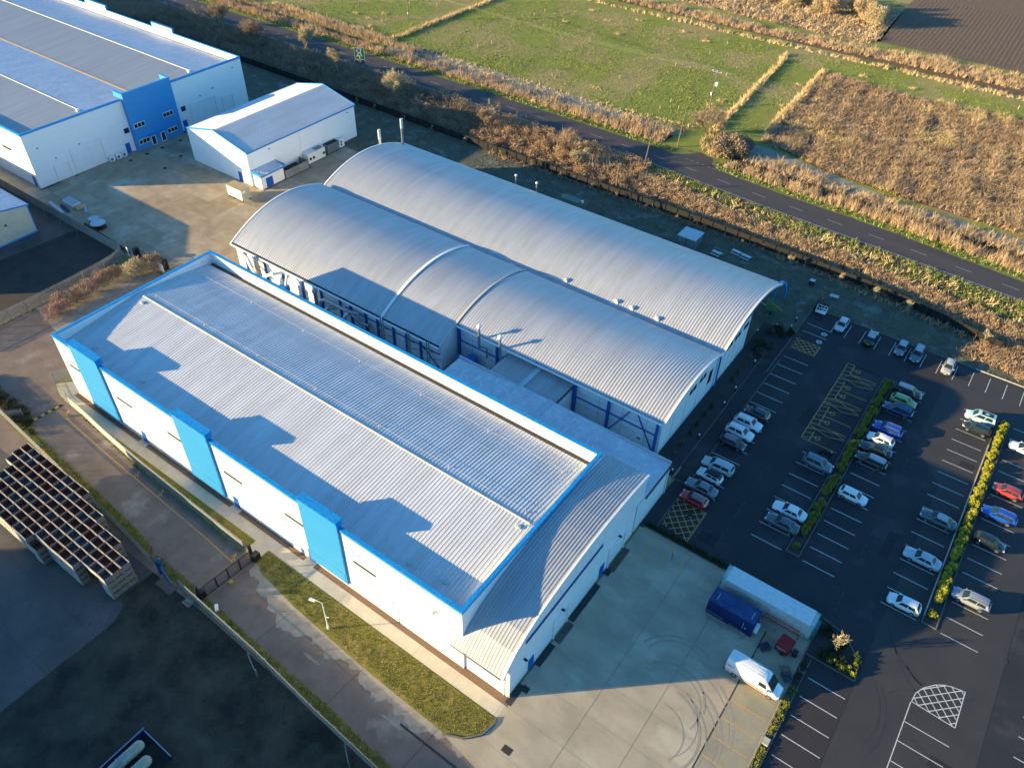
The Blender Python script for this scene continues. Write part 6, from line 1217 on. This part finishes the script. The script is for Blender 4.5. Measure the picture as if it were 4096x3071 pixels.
# tree guards / tufts dotted over the meadow
gm = MB().tube([(0,0,0),(0,0,1.0)],.12,6).build('guard','tree_guard'); GM = gm.data; bpy.data.objects.remove(gm)
for i, (tt, a, b) in enumerate((('20',347,660),('20',932,680),('20',1415,570),('20',1708,470),('20',1280,945),('20',1440,945),('20',1370,885),('20',1852,655),('20',1860,385),('20',283,105),('20',193,135),('10',1918,410),('10',2035,382),('10',1090,195),('10',1325,40),('10',1565,45),('30',1690,800),('30',828,660),('30',1607,885),('30',2160,945),('31',1215,50),('31',1808,255),('31',1915,290),('31',2122,350))):
    p = G(tt,a,b); o = bpy.data.objects.new('tree_guard', GM); COL.objects.link(o); o.location = (p[0],p[1],0); o.rotation_euler = (random.uniform(-.1,.1),random.uniform(-.1,.1),0)
    tag(o, 'thin pale tree guard tube standing in the fields beyond the road', 'tree guard', 'tree guards in the fields')
for i, (tt, a, b) in enumerate((('20',920,300),('20',1480,280),('20',735,765),('20',690,95),('20',1090,180),('20',465,195),('20',815,185),('20',1670,365),('30',820,665),('30',1250,770),('30',115,915),('30',255,740),('10',870,120),('10',885,240),('10',985,235),('10',1100,125),('10',990,165),('20',1720,915),('20',1800,880))):
    p = G(tt,a,b); t = thing('tussock', (p[0],p[1],0), 'dry straw coloured tussock in the green field', 'tussock', 'dry tussocks in the green fields'); P_ = rng.normal(size=(26,2))*np.array([.7,.4]); o = blades('blades', P_, .6, .1, 'tan_tuft', .4, 3, .15); o.parent = t
# --- roadside scrub belt between fence and road
R_ = lambda poly, d: scatter(poly, d)
beltL = [(-260,147),(-118,146.2),(-118,163.2),(-260,162.6)]; beltM = [(-118,146),(-74,146),(-74,162),(-118,163.2)]; beltR = [(-74,146.2),(-38,145.8),(-2,142.5),(14,139.8),(14,149),(-2,150.5),(-30,153.2),(-52,155.5),(-74,158.5)]
P_ = R_(beltL, .55); C = np.c_[P_, .4+1.1*rng.random(len(P_))*(1.2+smooth_noise(P_,.06,5)).clip(.3,2.2)]; V, Fc, rv = leafcloud(C, np.c_[np.full(len(C),1.3),np.full(len(C),1.2),.9*np.ones(len(C))], 110000, .085, 4.5, .7); stuff(npmesh('scrub', V, Fc, 'hedge_twig', rv), 'dense brown leafless scrub between the boundary fence and the road')
P_ = R_(beltM, .6); C = np.c_[P_, .4+.9*rng.random(len(P_))*(1.0+.5*smooth_noise(P_,.08,5)).clip(.3,1.5)]; V, Fc, rv = leafcloud(C, np.c_[np.full(len(C),1.1),np.full(len(C),1.1),.8*np.ones(len(C))], 60000, .085, 4.5, .7); stuff(npmesh('scrub', V, Fc, 'reed_dark', rv), 'tawny scrub and dead stems beside the middle of the road')
stuff(blades('reeds', R_([(-118,152),(-74,150),(-74,160),(-118,162)], .8), 1.6, .10, 'reed', .3, 10, .3, clump=.07), 'dry reeds in the roadside belt beyond the vaulted halls')
stuff(blades('brambles', R_(beltR, 3.2), .65, .13, 'bramble', .75, 8, .3, clump=.09), 'russet brambles and dead grass on the bank above the boundary fence')
stuff(blades('brambles', R_([(-74,150.5),(-30,147.8),(14,142.5),(14,148),(-30,152.5),(-74,157.5)], 1.0), .95, .12, 'reed', .6, 7, .4, clump=.11), 'tall straw coloured stems on the bank above the boundary fence')
P_ = R_(beltR, .5); C = np.c_[P_, .25+.4*rng.random(len(P_))]; V, Fc, rv = leafcloud(C, np.tile((.9,.9,.45),(len(C),1)), 30000, .1, 3.5, .6); stuff(npmesh('scrub', V, Fc, 'bramble', rv), 'tangled bramble mounds above the boundary fence')
stuff(blades('roadside_grass', R_([(-76,158.2),(-45,155),(-16,152),(10,149.8),(10,157.6),(-16,159.3),(-44,160.8),(-76,163.6)], 3.2), .32, .16, 'green_tuft', .7, 6, .3, clump=.12), 'rough green grass between the road and the brambles')
stuff(blades('roadside_grass', R_([(-76,156),(-16,151),(10,148.6),(10,154.6),(-16,157),(-76,161)], .9), .7, .2, 'tan_tuft', .7, 4, .4, clump=.1), 'bleached grass stems through the green roadside verge')
stuff(blades('fence_weeds', R_([(-110,143.6),(-74,143.8),(-38,143.3),(-4,139.6),(14,137.5),(14,139),(-4,141.0),(-38,144.7),(-110,145.1)], 2.2), .8, .16, 'reed_dark', .5, 4, .2), 'dead weeds along the lawn side of the boundary fence')
stuff(blades('brambles', R_([(2,134.5),(20,131.8),(20,143),(6,141)], 3.4), .8, .12, 'bramble', .7, 8, .3), 'brown brambles at the upper right corner of the car park')
# lawns
stuff(blades('lawn_grass', R_([(-24.3,31),(-27.7,28.6),(-52.9,29.7),(-62,31.3),(-62,33.1),(-24.3,33.0)], 26), .10, .08, 'lawn_tuft', .6, 3, .1), 'short mossy grass on the strip beside the access road', 'grass')
stuff(blades('lawn_grass', R_([(-20,20.9),(-51.4,22.2),(-69,22.95),(-74,23.3),(-104,25.1),(-104.8,26.6),(-89,25.7),(-76,24.6),(-67.4,24),(-40,22.9),(-20,21.8)], 16), .18, .1, 'lawn_tuft', .7, 3, .12), 'weedy grass along the foot of the palisade fence', 'grass')
stuff(blades('lawn_grass', R_([(-178,127),(-28,127.5),(-26,131.5),(14,131.6),(10,138),(-38,143.3),(-178,144)], 2.0), .16, .18, 'frost_tuft', .8, 3, .3, clump=.1), 'frosted lawn between the vaulted hall and the boundary fence', 'grass')
stuff(blades('fence_weeds', R_([(-104,33.3),(-91,32.3),(-64.5,31.6),(-64.5,31.2),(-91,31.8),(-104,32.8)], 10), .22, .12, 'green_tuft', .6, 3, .12), 'green weeds at the foot of the sheeted palisade fence', 'grass')
stuff(blades('fence_weeds', R_([(-137.6,61.8),(-136.9,57.7),(-136.6,28),(-136.0,28),(-136.1,57.5),(-137,61.4)], 9), .25, .12, 'lawn_tuft', .6, 3, .12), 'yellowish grass along the foot of the curved palisade fence', 'grass')
stuff(blades('lot_weeds', np.r_[R_([(-70,17),(-66,22.3),(-51,21.8),(-36,20.4),(-24,19.8),(-24,18),(-40,17.5),(-55,18)], 2.2), R_([(-90,4),(-66,19),(-60,10),(-60,0),(-36,2),(-36,16),(-60,16)], .35)], .12, .12, 'shrub_dark', .7, 4, .35, clump=.1), 'low dark weeds and moss creeping over the dirt lot', 'weeds')
hv = [(-126,27.5),(-113.5,27.2),(-108,26.8),(-104,26.2),(-112,30.5),(-126,31)]
P_ = R_([(-126,26.2),(-110.5,26.2),(-106,26.4),(-112,28.8),(-126,29)], 2.5); V, Fc, rv = leafcloud(np.c_[P_, .35+.5*rng.random(len(P_))], np.tile((.6,.6,.5),(len(P_),1)), 9000, .17); stuff(npmesh('bramble_hedge', V, Fc, 'shrub_dark', rv), 'dark ivy and bramble mass at the left edge of the access road', 'hedge')
# far side of the road
stuff(blades('verge_grass', R_([(-300,173.1),(-178,174),(-78,173.1),(-74,172.6),(-74,174),(-78,175),(-178,176),(-300,175)], 3), .35, .25, 'green_tuft', .5, 3, .3), 'green verge on the far side of the road', 'grass')
stuff(blades('verge_grass', R_([(-62,171.4),(-46,170),(-18,168.6),(7,166),(20,164.6),(20,167),(7,168.4),(-18,171),(-46,172.2),(-62,173.6)], 3), .35, .25, 'green_tuft', .5, 3, .3), 'green verge on the far side of the road past the junction', 'grass')
stuff(blades('reeds', R_([(-300,175),(-178,176),(-120,175.6),(-78,175),(-78,178),(-120,179),(-178,179.6),(-300,178.5)], 2.2), 1.25, .09, 'reed', .34, 11, .28, clump=.05), 'band of tall dry reeds along the far side of the road')
stuff(blades('reeds', R_([(-300,181),(-190,182.6),(-165,182.5),(-165,185),(-190,186),(-300,184)], 1.9), 1.2, .09, 'reed', .34, 11, .28, clump=.05), 'second reed band parallel to the road at upper left')
stuff(blades('reeds', R_([(-165,180.5),(-130,179.8),(-78,178.6),(-78,180.5),(-130,182),(-165,183)], 1.0), 1.1, .16, 'reed_dark', .35, 5, .35, clump=.08), 'thin dark reeds over the ditch beyond the road')
stuff(blades('reeds', R_([(-92,178.5),(-79,176.8),(-79,182.5),(-95,182.5)], 1.9), 1.5, .17, 'reed', .3, 6, .3), 'reed clump left of the field junction')
stuff(blades('reeds', R_([(-61,172.8),(-46,172),(-18,170.8),(7,168.2),(20,167),(20,169.8),(7,171.2),(-18,173.8),(-46,175.2),(-60,176.4)], 2.6), 1.5, .10, 'reed', .3, 10, .28, clump=.06), 'bright reed band along the road to the right of the junction')
stuff(blades('reeds', R_([(-58,179),(-18,176.8),(7,174.6),(20,173.6),(20,179),(7,180),(-18,181),(-50,184.5)], 1.6), 1.1, .11, 'reed', .4, 9, .32, clump=.09), 'second reed band beyond the ditch at the right')
stuff(blades('reeds', R_([(-60,176.4),(-18,173.8),(20,169.8),(20,173),(-18,177),(-58,180)], .7), .8, .15, 'reed_dark', .4, 4, .35), 'sparse dark stems in the ditch at the right')
stuff(blades('reeds', R_([(-70,178),(-64,176.5),(-61.5,178),(-66,190),(-72,189)], 1.5), 1.1, .11, 'reed', .4, 9, .3), 'rank dead grass round the field gateway')
for pl, lb in ((([(-180.8,185),(-179.0,185),(-179.2,258),(-180.6,258)]),'straw coloured grass hedge line between the two upper left fields'),(([(-71.8,191),(-70.4,190.5),(-75.4,250),(-77,256),(-78.2,256),(-76.6,248)]),'straw coloured grass hedge line running up from the field gateway'),(([(-235,186.5),(-180,185.5),(-180,187.4),(-235,189)]),'brown dead grass line below the upper left field')): stuff(blades('reeds', R_(pl, 4.2), 1.0, .2, 'tan_tuft', .35, 6, .2), lb)
stuff(blades('reeds', R_([(-175,260.6),(-86,262),(-10,264),(20,265),(20,266.6),(-10,265.8),(-86,263.6),(-175,262)], 2.0), .9, .2, 'tan_tuft', .4, 5, .3, clump=.06), 'thin straw coloured line of dead grass across the far field')
stuff(blades('reeds', R_([(-175,268),(-90,268.8),(-12,272),(20,273.5),(20,285),(-14,284),(-90,275.5),(-175,273)], 1.5), 1.1, .15, 'reed', .4, 9, .35, clump=.05), 'broad band of dead reeds along the far field drain')
# fields
stuff(blades('scrub_field', R_([(-59,198.5),(-57.5,192.5),(-40,187),(-21,185.4),(16,184.5),(16,252),(-7.8,249.8),(-31.4,245.8),(-58.4,247.8),(-61.8,248.6)], 3.3), .8, .17, 'scrub_tuft', .7, 8, .38, clump=.075), 'rough brown field of dead weeds beyond the road at the right')
stuff(blades('scrub_field', R_([(-60.8,198.6),(-58.4,191.6),(-57.2,192.6),(-58.8,199),(-62.2,249),(-63.6,249.5)], 5), 1.0, .2, 'tan_tuft', .4, 6, .2), 'pale grass edge of the rough brown field')
stuff(blades('scrub_field', R_([(-170,282),(-61,282),(-58.5,287),(-61,325),(-150,325)], 1.3), .8, .3, 'reed', .7, 4, .5, clump=.06), 'tussocky tan field at the top of the picture')
stuff(blades('meadow_grass', R_([(-179,187.5),(-77,188),(-72.5,195),(-77.5,258),(-160,258),(-179,235)], 1.25), .13, .2, 'meadow_tuft', 1.0, 6, .45, clump=.05), 'green tussocky grass of the large meadow', 'grass')
stuff(blades('meadow_grass', R_([(-76,258),(-71,196),(-61,190),(-64,249),(16,251),(16,264),(-10,262.5),(-86,260.5)], 1.4), .11, .18, 'meadow_tuft', 1.0, 6, .4, clump=.05), 'green grass headland round the rough brown field', 'grass')
stuff(blades('meadow_grass', R_([(-250,190),(-181,188),(-181,252),(-230,215)], .8), .13, .2, 'meadow_tuft', 1.0, 6, .45), 'green grass of the upper left field', 'grass')
stuff(blades('frosty_stems', R_([(-176,183.5),(-130,183),(-78,182.5),(-74,190),(-110,187),(-150,187.5),(-176,187)], 1.3), .45, .14, 'tan_tuft', .5, 4, .3, clump=.12), 'thin frosted stems on the rough edge of the meadow')
# wood at the top edge
for i in range(9):
    x, y = -104+i*5.0+random.uniform(-1,1), 303+random.uniform(-4,9); t = thing('woodland_tree', (x,y,0), 'yellowish leafless tree in the small wood at the top edge of the picture', 'tree', 'trees of the small wood at the top edge')
    cloudmesh('crown', [(random.uniform(-2.4,2.4),random.uniform(-2.4,2.4),random.uniform(2,6)) for _ in range(11)], [(1.8,1.8,1.8)]*11, 5200, .16, 'reed' if i % 2 else 'twig_pale', 3.5, .5, t); o = MB().tube([(0,0,0),(.1,.1,5)],.16,6,r2=.06).build('trunk','bark'); o.parent = t
# made-up wall with slatted top, out of view, added to shade the lower left
q = MB()
sc = thing('shade_blocker', (-60,-45,0), 'long unseen wall added south of the dark lot to cast its shade', 'shed'); q.box(-155,60,-46.4,-46,0,20.9); q.box(-155,60,-52,-46.4,0,18)
sl_ = MB()
for i in range(380): sl_.box(-155+i*.56,-155+i*.56+.35,-46.3,-46.1,20.9,22.9)  # slats added so that part of the sun leaks through
sl_.build('shade_slats','cream_clad',sc); q.build('wall','cream_clad',sc)
# ============================================================ CAMERA, SUN, SKY
cam = bpy.data.cameras.new('camera'); co = bpy.data.objects.new('camera', cam); COL.objects.link(co); SC.camera = co
cam.sensor_width = 36; cam.lens = F/4096*36; cam.clip_start = 1; cam.clip_end = 4000
R3 = Matrix([list(map(float, r)) for r in CM]).transposed(); co.matrix_world = Matrix.Translation((0,0,H)) @ R3.to_4x4()
EL, AZ = math.radians(11.8), math.radians(42.0)
ds = Vector((-math.cos(AZ)*math.cos(EL), -math.sin(AZ)*math.cos(EL), math.sin(EL)))
sl = bpy.data.lights.new('sun', 'SUN'); so = bpy.data.objects.new('sun', sl); COL.objects.link(so)
sl.energy = 5.0; sl.angle = math.radians(.5); sl.color = (1, .74, .36); so.rotation_euler = ds.to_track_quat('Z', 'Y').to_euler()
wd = bpy.data.worlds.new('World'); SC.world = wd; wd.use_nodes = True; nt = wd.node_tree; bg = nt.nodes['Background']
sk = nt.nodes.new('ShaderNodeTexSky'); sk.sky_type = 'NISHITA'; sk.sun_disc = False; sk.sun_elevation = EL; sk.sun_rotation = math.atan2(ds.x, ds.y)
sk.air_density = 1.0; sk.dust_density = .3; sk.ozone_density = 3.0; mx = nt.nodes.new('ShaderNodeMix'); mx.data_type = 'RGBA'; mx.blend_type = 'MULTIPLY'; mx.inputs[0].default_value = 1; mx.inputs[7].default_value = (.48, .87, 1.05, 1); nt.links.new(sk.outputs[0], mx.inputs[6]); nt.links.new(mx.outputs[2], bg.inputs[0]); bg.inputs[1].default_value = .12
SC.view_settings.view_transform = 'Standard'; SC.view_settings.look = 'None'; SC.view_settings.exposure = 1.55; SC.view_settings.gamma = 1
SC.cycles.max_bounces = 6; SC.cycles.use_denoising = True
